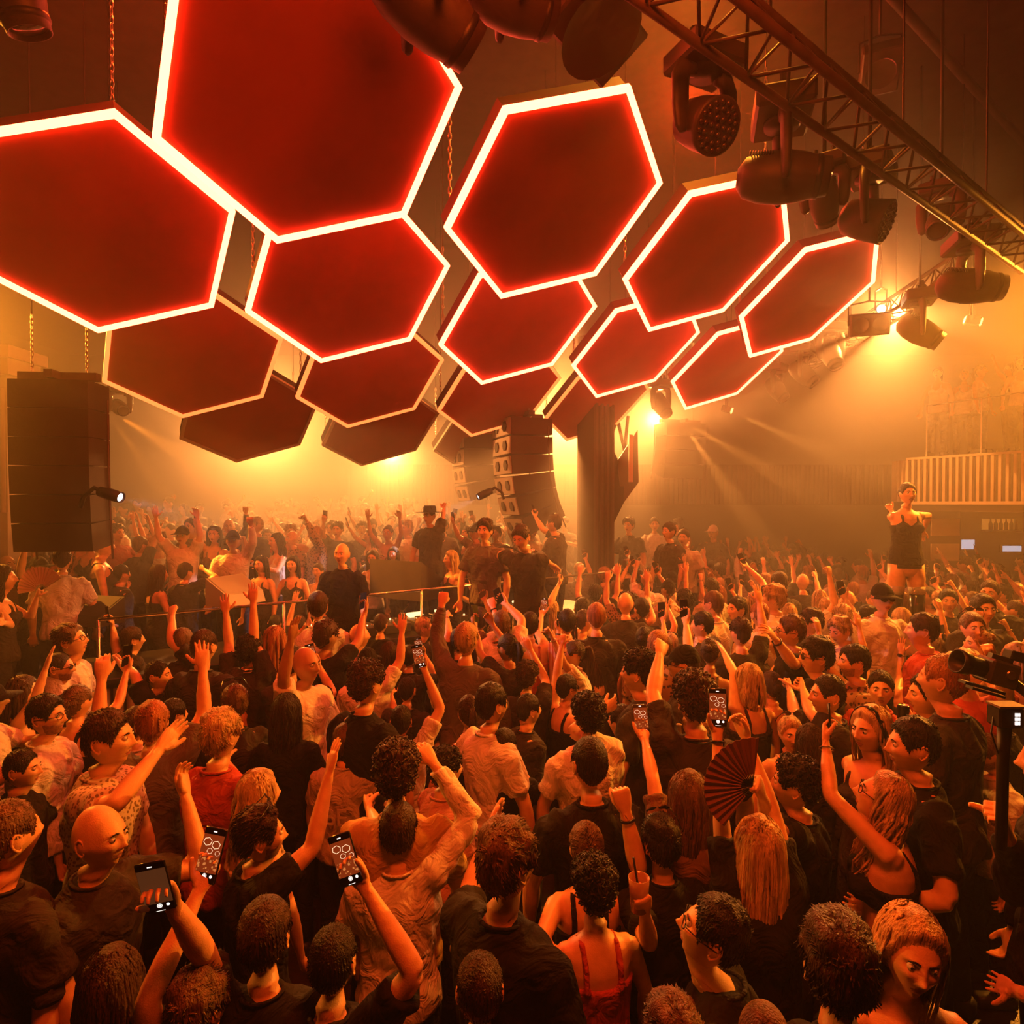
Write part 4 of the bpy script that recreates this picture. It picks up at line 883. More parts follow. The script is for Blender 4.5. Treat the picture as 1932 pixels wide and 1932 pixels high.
wedge(at(448, 1108, 6.9) - ZU*.18, 1.2, .62, 'pale wedge monitor speaker sloping up in front of the booth guests', True)
wedge(at(775, 1092, 8.0) - ZU*.22, 2.6, 1.0, 'dark wedge monitor speaker between the bald performer and the blond woman')
wedge(at(175, 1150, 6.9) - ZU*.16, -.3, .6, 'dark wedge monitor speaker at the booth end below the man in the pale tee')
def drum(c, label):
    root = empty('standing_fan', c, label=label, cat='fan'); M = Matrix.Rotation(PI/2, 4, 'X'); b = MB(); b.lathe([(.30, -.06), (.32, -.06), (.32, .06), (.30, .06)], 28, M); b.build('drum', M_black, root)
    b = MB()
    for r in (.06, .12, .18, .24): b.tube([M @ Vector((r*math.cos(a), r*math.sin(a), .06)) for a in np.linspace(0, 2*PI, 21)], .004, 4)
    b.build('guard', M_alu, root)
    for k in range(5): b = MB(); a = k*1.2566; b.add([M @ Vector((.03*math.cos(a), .03*math.sin(a), .02)), M @ Vector((.27*math.cos(a), .27*math.sin(a), .02)), M @ Vector((.27*math.cos(a+.6), .27*math.sin(a+.6), -.03)), M @ Vector((.03*math.cos(a+.6), .03*math.sin(a+.6), -.03))], [(0,1,2,3)]); b.build('blade', M_black, root)
    b = MB(); b.tube([(0, 0, -.32), (0, 0, -.6)], .02, 8); b.build('stand', M_black, root)
drum(at(952, 1072, 8.9), 'round drum fan standing behind the booth under the leaning man')
root = empty('microphone_stand', at(1003, 1070, 8.5), label='stand with a bulbous shiny head between the leaning man and the column', cat='stand'); b = MB(); b.tube([(0, 0, -.75), (0, 0, .12)], .014, 8); b.build('pole', M_chrome, root)
b = MB(); b.lathe([(0, .26), (.05, .25), (.075, .2), (.05, .14), (.02, .12), (.035, .08), (.02, .04)], 14); b.build('head', M_chrome, root, True)
for k in range(3): b = MB(); b.lathe([(0, .03), (.03, .02), (.035, 0), (.03, -.02), (0, -.03)], 12, Matrix.Translation((0, 0, -.05-.08*k))); b.build('knob', M_black, root, True)
# ------------------------------------------------------------------ balcony on the right, bar below, podium
M_slat = mat('balcony_slat', (.50, .30, .17), .5, var=.1); M_fascia = mat('balcony_dark', (.09, .05, .035), .7)
B0 = at(1712, 950, 12.4); B1 = at(2100, 950, 9.6); zt = 3.68; zb = 2.86
root = empty('slatted_balcony', (0, 0, 0), label='balcony front of upright pale slats above the bar, striped by light', cat='balcony')
dB = (Vector((B1.x, B1.y, 0)) - Vector((B0.x, B0.y, 0))); nB = dB.normalized(); bk = Vector((-nB.y, nB.x, 0)); 
if bk.y < 0: bk = -bk
N = int(dB.length/.115); RB = Matrix((nB, bk, ZU)).transposed(); slat = None
def slatat(p, R):
    global slat
    if slat is None: b = MB(); b.box((0, 0, 0), (.024, .03, (zt-zb)/2)); slat = b.build('slat', M_slat, root)
    else: slat = slat.copy(); COL.objects.link(slat); slat.parent = root
    slat.location = p; slat.rotation_euler = R.to_euler()
for k in range(N+1): slatat(Vector((B0.x, B0.y, (zt+zb)/2)) + nB*k*.115, RB)
cc = Vector((B0.x, B0.y, 0)) + bk*.5       # rounded corner turning away
for k in range(1, 9):
    a = k*PI/2/8; p = cc - bk*.5*math.cos(a) - nB*.5*math.sin(a); slatat(Vector((p.x, p.y, (zt+zb)/2)), Matrix.Rotation(0, 3, 'Z'))
e0 = cc - nB*.5
for k in range(1, 50): p = e0 + bk*k*.115; slatat(Vector((p.x, p.y, (zt+zb)/2)), RB)
b = MB(); b.box(Vector((B0.x, B0.y, (zt+zb)/2)) + dB*.5 + bk*.12, (dB.length/2, .03, (zt-zb)/2), RB); b.box(e0 + bk*3 + nB*.12 + ZU*(zt+zb)/2, (.03, 3, (zt-zb)/2), RB); b.build('backing_board', M_fascia, root)
b = MB(); b.box(Vector((B0.x, B0.y, zb-.03)) + dB*.5 - bk*.01, (dB.length/2, .06, .03), RB); b.box(Vector((B0.x, B0.y, zt+.02)) + dB*.5, (dB.length/2, .05, .02), RB); b.build('ledge', M_slat, root)
b = MB(); b.box(Vector((B0.x, B0.y, zb-.10)) + dB*.5 + bk*2.0, (dB.length/2+.4, 1.9, .09), RB); b.box(Vector((B0.x, B0.y, zb+.45)) + dB*.5 + bk*2.0, (dB.length/2+.3, 1.85, .30), RB); b.build('balcony_slab', M_fascia, root)
root = empty('balcony_railing', (0, 0, 0), label='thin posts and top bar of the railing along the balcony', cat='railing')
for k in range(5): p = Vector((B0.x, B0.y, zt+.04)) + nB*(.3+k*.95) + bk*.1; b = MB(); b.tube([p, p+ZU*1.0], .014, 6); b.build('post', M_chrome, root)
p = Vector((B0.x, B0.y, zt+1.04)) + bk*.1; b = MB(); b.tube([p+nB*.3, p+nB*4.1], .014, 6); b.build('handrail', M_alu, root)
BAL = (Vector((B0.x, B0.y, zt+.06)), nB, bk)
c0 = at(1764, 950, 12.7); b = MB(); b.box((c0.x, c0.y, 1.38), (.34, .25, 1.38)); st = tag(b.build('bar_pier', M_fascia), 'square pier holding the balcony, lit in blocks, behind the raised dancer', 'pier')
for k, z in enumerate((1.85, 2.35)): b = MB(); b.box((c0.x + .03, c0.y-.26, z), (.28, .02, .17)); b.build('panel', M_slat, st)
root = empty('bar_shelf', at(1893, 990, 13.2), label='back-lit shelf of bottles at the bar under the balcony', cat='shelf')
b = MB(); b.box((0, 0, -.13), (.36, .15, .02)); b.build('board', M_fascia, root); b = MB(); b.box((0, .15, .0), (.34, .01, .12)); b.build('backlight', mat('bar_glow', (.8, .4, .1), .5, emit=(1, .36, .05), es=.35), root)
for k in range(6):
    q = tag(empty('bottle', root.location + Vector((-.27+.11*k, 0, -.11)), label='small bottle on the back-lit bar shelf', cat='bottle'), group='bottles on the bar shelf'); b = MB()
    b.lathe([(0, 0), (.035, 0), (.037, .13), (.015, .18), (.013, .24), (0, .24)], 10); b.build('glass_body', mat('bottle_brown', (.3, .12, .03), .15), q, True)
for (x, y, w_, h_, lab) in ((1824, 1027, .14, .10, 'bluish wall screen glowing behind the bar crowd'), (1907, 1035, .20, .06, 'second bluish screen, wider and lower, at the bar near the picture edge')):
    root = empty('wall_screen', at(x, y, 13.4), label=lab, cat='screen'); b = MB(); b.box((0, 0, 0), (w_+.02, .03, h_+.02)); b.build('frame', M_black, root)
    b = MB(); b.box((0, -.035, 0), (w_, .004, h_)); b.build('display', mat('screen_blue', (.3, .35, .4), .4, emit=(.45, .5, .6), es=1.1), root)
pc = at(1715, 950, 10.8); b = MB(); b.lathe([(0, 1.28), (.55, 1.28), (.57, 1.24), (.57, .04), (.6, 0)], 28, Matrix.Translation((pc.x, pc.y, 0))); tag(b.build('dance_podium', M_stage), 'round black podium under the raised dancer', 'podium')
# far balcony along the back
root = empty('rear_balcony', (0, 0, 0), label='long ribbed balcony front lost in haze at the rear of the hall', cat='balcony')
b = MB(); b.box((6, 21.6, 3.4), (11, 2.3, .62)); b.build('front_board', M_fascia, root)
for k in range(150): 
    if k == 0: b = MB(); b.box((0, 0, 0), (.035, .03, .6)); s_ = b.build('slat', mat('rear_slat', (.14, .075, .045), .6), root)
    else: s_ = s_.copy(); COL.objects.link(s_); s_.parent = root
    s_.location = (-4.5 + k*.14, 19.27, 3.4)
# ceiling pipes
for k in range(5):
    b = MB(); p = Vector((-2 + 2.6*k, 2, 7.9)); b.tube([p, p + U*14], .05 + .03*(k % 2), 10); b.build('o', M_alu, None, True).name = 'ceiling_pipe'
for o in COL.objects:
    if o.name.startswith('ceiling_pipe'): k = int(o.name.split('.')[-1]) if '.' in o.name else 0; tag(o, 'long pipe under the dark ceiling, %s counted from the left wall' % ['first', 'second', 'third', 'fourth', 'fifth'][k], 'pipe', 'ceiling pipes')
# ------------------------------------------------------------------ who stands where (head centre in the photograph, head width, heading)
def A(hp, ep=None, pose='open', near=(False, False), palm=None, watch=None, phone=None, **k):
    d = dict(hp=hp, pose=pose, near=near, **k)
    if ep: d['ep'] = ep
    if palm: d['palm'] = palm
    elif phone: d['palm'] = (0, -1, .1)
    if watch: d['watch'] = watch
    if phone: d['phone'] = phone; d['pose'] = 'phone'
    return d
def P(x, y, w, yaw, hair, hc, top, col, label, floor=0.0, zlim=(1.40, 1.86), **k):
    if w:
        sy = abs(math.sin(math.radians(yaw + k.get('hy', 0)))); Z = (.195 + .032*sy)*FPX/w; zh = CAMZ - (y-HOR)/FPX*Z - floor
        if not zlim[0] <= zh <= zlim[1]: zh = min(zlim[1], max(zlim[0], zh)); Z = (CAMZ - zh - floor)*FPX/(y-HOR)
    else:
        zh = 1.60 + ((x*7+y*3) % 11 - 5)*.012; Z = (CAMZ - zh - floor)*FPX/max(12, y-HOR)
    return person(at(x, y, Z), yaw, hair=hair, hc=hc, top=top, col=col, label=label, floor=floor, **k)
M_, H_, L_ = dict(res='mid'), dict(res='mid', hres='hi', face=True), dict(res='lo')
FL = dict(res='mid', hres='mid', face=True)
# front rows
P(905,1868,125,4,'crop','brown','tee','striped','person with cropped brown hair in a striped tee at the bottom edge, seen from behind',**M_)
P(1268,1962,120,10,'messy','light','tee','dark','top of a light curly head just breaking the bottom edge',**M_)
P(1442,1965,120,-10,'shaved','light','tee','brown','shaved pale head top just breaking the bottom edge beside the glasses man',**M_)
P(375,1905,128,-12,'messy','light','tee','black','person with tousled light brown hair holding a phone high at arm length',L=A((383,1665),(278,1890),phone='lit',near=(True,False)),**M_)
P(210,1858,118,12,'long','brown','tee','black','dark long-haired head low at the bottom under the bald man',fem=1,**M_)
P(628,1815,122,-2,'crop','black','tee','black','man with dark crop and both ears showing, bare arm raising a phone',R=A((683,1665),(783,1835),phone='lit',near=(True,False)),**M_)
P(500,1768,122,6,'short','brown','tee','black','man with short brown hair in black tee, left of the dark-cropped phone holder',L=A((325,1705),(385,1800),phone='dim',near=(True,True)),**M_)
P(188,1580,116,-98,'bald','black','tee','dark','big bald man in dark grey tee, profile to the right, one arm up',L=A((350,1500),(382,1640),'relax',near=(False,False),palm=(.2,1,-.6)),skin=0,w_=1,beard=0,**H_)
P(14,1578,112,-22,'crop','light','tee','dark','man with sandy cropped hair cut off by the picture edge beside the bald man',**M_)
P(492,1578,104,-62,'swept','brown','tee','black','man with slicked brown hair and sunglasses on top, tattooed arm high with spread fingers',R=A((622,1455),(590,1600),'open',near=(True,True),palm=(-.3,1,.2)),glasses='up',beard=1,**H_)
P(205,1395,92,-82,'short','brown','tee','speckled','man with moustache in speckled pale shirt, profile right, reaching out a flat hand',R=A((300,1415),(215,1520),'flat',near=(True,False),palm=(.4,1,.3)),**H_)
P(258,1368,60,-5,'short','brown','tee','cream','man in cream tee seen from behind, right of the moustached man',R=A((282,1420),(300,1470),'fist'),**M_)
P(88,1352,74,-85,'short','black','tee','white','dark-haired man in white shirt with thin glasses, profile right, behind the moustached man',glasses='clear',beard=1,**H_)
P(42,1452,74,-80,'crop','black','tee','black','dark cropped man in black looking right at the left side, above the sandy cropped man',**H_)
P(52,1305,52,-150,'short','brown','tee','black','smiling man in black looking down towards the moustached man',hp=-15,**H_)
P(328,1350,56,-30,'short','black','tee','black','dark round head left of the blond man with red tee',**M_)
P(417,1388,76,-18,'messy','blond','tee','red','blond man in red tee with dark bag strap, seen from behind',L=A((428,1440),(455,1490),'fist'),**M_)
P(442,1328,64,40,'short','light','tee','dark','man with sunglasses pushed on his head, above the blond man in red',glasses='up',**M_)
P(490,1500,88,-40,'wavy','blond','tank','beige','woman with windswept wavy blond hair behind the tattooed arm',fem=1,**M_)
P(652,1400,62,-8,'short','light','tee','beige','man with light brown hair in a beige tee lettered on the back',w_=1,textback='BE',**M_)
P(757,1362,56,3,'crop','black','tee','cream','man with black crop in cream tee, bare arm straight up with a phone',R=A((800,1262),(832,1335),phone='lit'),**M_)
P(748,1460,88,8,'curly','brown','tee','mustard','curly brown-haired man in mustard tee with one fist up in front',L=A((697,1528),(720,1580),'fist'),**M_)
P(842,1452,56,-55,'curly','black','tee','pink','curly dark head in pinkish shirt between the mustard tee and the black tee man',face=True,**M_)
P(752,1568,90,2,'short','brown','long','cream','man with short brown hair in cream sweatshirt, long sleeve bent up over him',R=A((818,1440),(888,1545),'relax',near=(True,True),palm=(-.5,.6,-.2)),**M_)
P(952,1408,64,-22,'crop','black','tee','black','man with dark crop in black tee, hands at chest, left of the cream shoulder',R=A((1000,1480),(1035,1510),'fist'),**M_)
P(928,1330,70,-48,'short','black','tee','cream','bearded dark-haired man in pale tee looking right past the pony tail',beard=1,**H_)
P(885,1345,60,15,'ponytail','brown','tank','dark','woman with a brown ponytail beside the bearded man in pale tee',fem=1,**M_)
P(958,1628,126,-42,'messy','light','tee','black','man with tousled light brown hair, glasses and black shirt, looking right',L=A((922,1575),(880,1700),'flat',palm=(.9,.5,0)),glasses='clear',**H_)
P(1112,1442,84,14,'crop','black','tee','black','man with thick black hair in black tee, back turned, centre of the front rows',R=A((1180,1530),(1205,1640),'fist',near=(True,True),watch='watch'),beard=1,**M_)
P(998,1340,54,-60,'short','black','tee','dark','dark-haired man with face red-lit, right of the bearded man',face=True,R=A((990,1375),(1010,1430),'fist'),**M_)
P(1106,1600,86,2,'updo','light','tank','black','woman with light brown updo and thin strap, bare shoulder, embracing the woman before her',fem=1,L=A((1100,1815),(1015,1790),'flat',near=(True,False),palm=(0,1,-.5)),**M_)
P(1120,1676,92,12,'curly','black','tank','red','woman with short dark curls in red strappy top, her back hugged by a hand',fem=1,**M_)
P(1246,1592,86,14,'messy','black','tee','black','person with dark tousled hair, sunglasses on top, drink in hand',glasses='up',L=A((1216,1720),(1225,1780),'fist',near=(True,True),item='glass'),**M_)
P(1345,1762,140,68,'short','black','tee','black','man with glasses and short dark hair, face tipped up to the left, near the bottom',hp=18,glasses='clear',skin=0,**H_)
P(1300,1505,84,-6,'long','light','tee','brown','woman with long straight light brown hair, arm in dark sleeve raising a phone',fem=1,L=A((1216,1395),(1232,1470),phone='lit',near=(False,False)),**M_)
P(1432,1600,98,-4,'verylong','blond','tee','black','woman with very long straight blond hair down her back, both arms up filming',fem=1,L=A((1352,1365),(1358,1500),phone='lit',watch='watch'),R=A((1392,1350),(1440,1460),'phone',palm=(-.6,-.6,0)),**M_)
P(1500,1482,92,58,'curly','black','tee','black','man with dark curls in black shirt, profile left, beside the very long blond hair',L=A((1437,1500),(1455,1560),'fist',near=(True,True),item='dark_fan'),**H_)
P(1580,1825,150,-12,'messy','brown','tee','black','man with big tousled brown hair seen from behind next to the blond woman facing us',**M_)
P(1718,1796,132,168,'long','blond','tank','black','long-haired woman facing the camera near the bottom, looking down',fem=1,hp=-4,hr=-8,skin=0,**H_)
P(1664,1508,98,62,'wavy','blond','bra','black','blond woman in black bra top and glasses, face tipped up, arm high with phone',fem=1,hp=22,glasses='clear',L=A((1558,1400),(1566,1500),phone='dark',watch='beads',near=(False,False)),**H_)
P(1722,1408,92,78,'short','black','tee','black','tall man with swept dark hair and large black tee, profile left',zlim=(1.4,1.95),L=A((1660,1705),(1788,1700),'relax',near=(True,False)),**H_)
P(1642,1378,80,112,'headband','blond','tank','dark','blond woman with black headband, bracelets and arm stretched forward',fem=1,R=A((1590,1395),(1630,1430),'open',watch='beads'),**H_)
P(1492,1385,54,170,'bun','blond','tank','beige','fair woman with sunglasses on her hair facing the camera',fem=1,glasses='up',**H_)
P(1528,1402,56,10,'long','brown','tee','dark','long straight brown hair seen from behind beside the fair woman',fem=1,**M_)
P(1782,1398,64,20,'long','light','tee','dark','light brown-haired head behind the tall man in black',fem=1,**M_)
P(1662,1300,60,150,'crop','black','tee','red','man with black crop in red tee facing us half left',**H_)
P(1750,1312,72,80,'short','black','tee','dark','man lifting a dark can before his face, profile left',R=A((1722,1365),(1735,1420),'fist',near=(True,True),item='can'),**H_)
P(1780,1284,88,38,'crop','ginger','tee','dark','broad man with ginger crop and thick bare neck, dark tee',w_=1.1,**M_)
P(1562,1312,70,84,'crop','black','tee','dark','man with shaved dark sides, profile left, two fists up',R=A((1490,1302),(1500,1350),'fist'),L=A((1515,1300),(1530,1345),'fist'),**H_)
P(1312,1372,62,12,'bun','blond','tank','cream','woman with blond pulled-back hair and bare pale shoulder, bottle in hand',fem=1,L=A((1290,1432),(1300,1475),'fist',near=(True,True),item='bottle'),**M_)
P(1310,1322,72,5,'curly','brown','tee','dark','round curly brown head left of the two-handed filming phone',L=A((1245,1235),(1232,1310),'fist',near=(False,False)),**M_)
P(1172,1362,62,50,'short','black','tee','dark','red-lit dark-haired man in grey tee, turned left, under the upright phone',**H_)
P(1110,1352,66,10,'curly','black','tee','cream','curly black head in cream tee behind the thick-haired man',R=A((1140,1340),(1080,1380),'relax'),**M_)
P(1070,1300,52,-55,'short','black','tank','black','man with sunglasses and short dark hair turned right, bare shoulders',glasses='dark',L=A((1060,1215),(1050,1275),'fist'),**H_)
P(995,1278,50,-20,'curly','brown','tee','dark','curly brown head under the long cream-sleeved arm',R=A((1000,1225),(1030,1285),'relax',palm=(0,1,-.5)),**M_)
P(692,1292,66,-32,'curly','brown','tee','black','curly brown-haired man in black tee, neck bare, above the big cream tee',**M_)
P(768,1302,46,-10,'shaved','black','tee','dark','round shaved head resting on a fist, right of the curly black tee man',L=A((738,1312),(745,1350),'fist'),**M_)
P(298,1275,56,-82,'crop','black','tee','black','smirking man with black crop, profile right, hand behind his head',R=A((225,1250),(255,1275),'fist'),**H_)
P(135,1210,54,-80,'swept','light','tee','white','man with swept light brown hair and glasses tipped up, white tee over his shoulders',glasses='clear',hp=12,**H_)
P(112,1260,56,-75,'shaved','black','tee','dark','bald man with sunglasses looking right at the left side',glasses='dark',beard=1,**H_)
P(250,1208,44,-40,'short','brown','tee','dark','short brown-haired head behind the pair of raised forearms',R=A((212,1180),(220,1230),phone='dark'),**M_)
P(345,1212,44,5,'crop','light','tee','dark','round sandy crop seen from behind, left of its darker neighbour',R=A((325,1160),(318,1205),'fist'),**M_)
P(385,1220,50,-10,'crop','brown','tee','dark','round brown crop with lit neck, right of the sandy crop',**M_)
P(470,1230,46,5,'curly','black','tee','dark','dark curly head under two very tall raised arms',L=A((426,1155),(432,1215),'open'),R=A((478,1120),(465,1175),'open'),**M_)
P(550,1250,48,0,'short','black','tee','dark','dark head centred under the two-handed filming phone',L=A((560,1265),(530,1320),'phone',palm=(.6,-.6,0)),R=A((600,1255),(628,1310),phone='lit'),**M_)
P(540,1345,60,8,'long','black','tee','black','long dark hair falling down a black back below the filming phone',fem=1,**M_)
P(445,1285,44,0,'ponytail','brown','tank','dark','brown ponytail woman with both forearms crossed above her head',fem=1,R=A((488,1260),(508,1310),'relax',watch='beads'),L=A((460,1275),(470,1320),'fist'),**M_)
P(868,1210,42,-4,'short','black','tee','black','man with lit neck in black tee printed with small white lettering',w_=1.08,textback='DC-10',L=A((842,1165),(846,1195),'fist',watch='beads'),**M_)
P(905,1215,42,-20,'ponytail','light','tank','dark','light ponytail woman right of the lettered black tee',fem=1,**M_)
P(1125,1165,40,0,'crop','ginger','tee','dark','ginger cropped head in the middle of the raised phones',**M_)
P(1205,1270,66,60,'curly','black','tee','dark','dark bushy-haired man turned left with bright face edge',**H_)
P(1290,1255,62,66,'cap','brown','tee','dark','man wearing a backwards dark cap and glasses, hand on cheek',hy=0,glasses='clear',capcol='black',**H_)
P(1250,1222,44,20,'crop','light','tee','leopard','sandy cropped person in leopard print shirt',**M_)
P(1412,1285,54,14,'bob','blond','tank','dark','woman with blond bob and bead necklace seen from behind',fem=1,L=A((1365,1230),(1385,1270),'open'),**M_)
P(1455,1295,50,5,'updo','brown','tank','dark','brown updo with a hair clip beside the blond bob',fem=1,**M_)
P(1492,1192,52,76,'short','light','tee','black','man with glasses and light hair, profile left, watch on his raised wrist',glasses='clear',L=A((1462,1205),(1495,1250),'relax',watch='watch',near=(True,True)),**H_)
P(1540,1240,60,80,'messy','black','tee','black','man with sunglasses and spiky black hair, profile left',glasses='dark',**H_)
P(1612,1250,58,78,'short','black','tee','leopard','bearded man in leopard print shirt, profile left',beard=1,**H_)
P(1585,1190,46,110,'messy','blond','tee','white','blond man looking down with a fist at his chin',hp=-15,R=A((1578,1225),(1595,1260),'fist'),**H_)
P(1722,1270,44,172,'bun','brown','tank','dark','woman with hair up facing the camera, watch arm raised beside her',fem=1,R=A((1700,1230),(1698,1280),'open',watch='watch'),**H_)
P(1762,1225,44,80,'long','light','tank','dark','smiling woman profile left next to a thin dark phone',fem=1,hp=8,R=A((1775,1210),(1780,1250),phone='dark'),**H_)
P(1845,1215,50,84,'bun','ginger','tank','dark','ginger-haired woman profile left with ear showing, near the video camera',fem=1,**H_)
P(1835,1185,44,168,'bun','light','tank','dark','fair woman with sunglasses on her hair among the right side crowd',fem=1,glasses='up',**H_)
P(1740,1190,52,60,'short','brown','tee','red','brown-haired man drinking from a bottle, half turned left',**M_)
P(1700,1170,38,12,'crop','blond','tee','black','man with blond flat crop and black tee seen from behind',**M_)
P(1665,1130,40,176,'cap','brown','tee','white','man with cap and sunglasses in open white shirt facing us',glasses='dark',w_=1.15,floor=.12,**FL)
P(1635,1165,40,60,'short','black','tee','cream','dark-haired man holding a thin phone before his face',R=A((1622,1165),(1625,1205),phone='dark'),**M_)
P(1560,1150,36,30,'short','blond','tee','cream','fair man with long bare arm raised, hand holding a small lighter',L=A((1565,1085),(1580,1130),'fist'),**M_)
P(1790,1135,36,150,'short','black','tee','dark','man with black fringe half facing us at the right side',**FL)
P(1855,1150,40,172,'short','black','tee','dark','round-faced man with dark fringe facing us, right side',**FL)
P(1868,1120,40,130,'crop','brown','tee','black','broad man with brown crop lit across the temple',**FL)
P(1865,1420,64,88,'crop','light','tee','white','bearded man in white shirt looking down left behind the camera pole',beard=1,hp=-20,**H_)
P(1885,1345,60,40,'cap','light','tee','dark','head with a ginger crop and brim right behind the camera monitor',capcol='black',**M_)
P(1995,1440,110,60,'short','black','long','black','camera operator in black at the picture edge gripping the camera pole',zlim=(1.4,1.9),L=A((1897,1570),(1925,1680),'fist',near=(True,True)),**M_)
P(2070,1860,118,75,'short','brown','tee','dark','guest almost outside the picture, only the open hand reaching in at the corner',L=A((1912,1868),(2000,1905),'open',near=(False,False),palm=(.4,1,.2)),**M_)
P(1180,1140,34,0,'bald','black','tee','dark','bald head shining amid the raised arms left of the ginger crop',**M_)
# raised arms and phones further back
for (x, y, w, hair, hc, top, col, yaw, arms, lab) in [
 (520,1178,30,'short','black','tee','dark',0,dict(L=A((495,1195),(500,1225),phone='lit'),R=A((520,1180),(530,1210),'relax')),'dark-haired person with phone held in front, left of the pair of raised hands'),
 (600,1145,40,'short','brown','tee','white',10,{},'man in white tee with hand on his neck near the booth front'),
 (565,1178,32,'crop','brown','tee','dark',0,dict(L=A((555,1135),(545,1175),'open')),'brown crop with a bent arm up, left of the pale booth box'),
 (612,1185,36,'crop','brown','tee','dark',0,dict(R=A((598,1145),(620,1180),'open')),'larger brown crop with arm bent over, right of its neighbour'),
 (672,1170,32,'crop','light','tee','dark',0,{},'light crop seen from behind left of the bald profile'),
 (678,1200,44,'bald','black','tee','leopard',-60,{},'bald man in patterned shirt, profile right, in the middle rows'),
 (718,1178,34,'crop','brown','tee','black',0,{},'brown crop with long lit neck and black tee in the middle rows'),
 (735,1235,40,'long','brown','tee','dark',0,{},'long brown hair from behind left of the lit phone'),
 (772,1240,40,'short','black','tee','dark',0,dict(R=A((800,1235),(825,1280),phone='lit')),'head with lit nape holding a bright phone to its right'),
 (800,1185,40,'short','blond','tee','dark',-80,{},'blond profile with sunglasses in the middle rows'),
 (690,1085,26,'short','black','tee','dark',0,dict(L=A((686,1075),(680,1110),phone='dark')),'person reaching a phone over the booth rail left of the wedge speaker'),
 (760,1140,28,'short','black','tee','dark',0,dict(R=A((748,1115),(760,1140),phone='dark')),'person filming at the booth front, first of the row'),
 (905,1140,28,'crop','black','tee','dark',0,dict(L=A((885,1105),(900,1130),phone='dark'),R=A((835,1110),(880,1125),'open')),'person filming over the ribbed booth, two arms forward'),
 (945,1180,40,'short','light','tee','cream',0,dict(L=A((930,1145),(945,1190),'fist',watch='watch'),R=A((955,1140),(985,1170),phone='dark')),'man in pale tee, watch arm and phone arm both up'),
 (1000,1180,38,'short','black','tank','red',0,dict(R=A((1022,1160),(1015,1195),phone='lit')),'dark flat-topped head in red tank with phone beside it'),
 (1040,1150,30,'long','blond','tank','dark',0,{},'streaked blond hair beside the lit phones in the middle'),
 (1070,1175,38,'short','black','tee','striped',0,dict(L=A((1055,1190),(1050,1240),phone='dark',watch='watch')),'person in striped tee, watch arm holding a dark phone'),
 (1120,1245,42,'long','brown','tank','dark',20,dict(L=A((1120,1235),(1125,1290),'point',watch='beads')),'woman with arms joined in a point above her, middle rows'),
 (1160,1195,36,'cap','brown','tee','dark',30,dict(capcol='cream'),'person with sunglasses on a pale cap in the middle rows'),
 (1210,1150,34,'short','black','tee','dark',10,dict(L=A((1225,1140),(1232,1170),'open')),'person with flat red-lit palm raised'),
 (1265,1190,34,'short','black','tee','dark',50,dict(L=A((1262,1150),(1275,1175),phone='dark'),R=A((1285,1155),(1305,1200),'relax')),'person holding a dark phone under a very long bent arm'),
 (1265,1215,36,'short','blond','tee','dark',5,{},'platinum blond head with sunglasses on top'),
 (1345,1140,40,'crop','light','tee','cream',40,{},'sandy cropped profile with lit neck, right of the phones'),
 (1390,1150,40,'short','black','tee','dark',110,dict(R=A((1358,1165),(1370,1205),phone='dark')),'dark-haired man facing left, phone in front of his mouth'),
 (1433,1160,38,'crop','ginger','tee','cream',10,dict(w_=1.1),'ginger crop with pale bare upper back'),
 (1460,1130,40,'messy','blond','tee','cream',60,{},'blond head half left above the ginger crop'),
 (1470,1100,30,'short','brown','tee','dark',10,dict(L=A((1410,1070),(1440,1100),phone='dark')),'person behind whose phone arm stretches up left'),
 (1530,1175,44,'messy','brown','tee','dark',75,{},'brown bushy profile left of the glasses man'),
 (1325,1180,44,'short','black','tee','dark',60,{},'dark short-haired man with ear showing, mouth covered'),
 (1430,1225,40,'crop','black','tee','dark',100,dict(R=A((1370,1235),(1400,1250),'open')),'black-haired man tilted left below the pale back'),
 (1345,1225,40,'messy','brown','tee','dark',-20,{},'person in dark hooded top left of the black-haired tilted man')]:
    kw = dict(arms); cap = kw.pop('capcol', None)
    P(x, y, w, yaw, hair, hc, top, col, lab, res='mid' if w > 36 else 'lo', hres='mid', face=abs(yaw) > 60, fem=1 if hair in ('long', 'ponytail', 'bun', 'bob') else 0, **({'capcol': cap} if cap else {}), **kw)
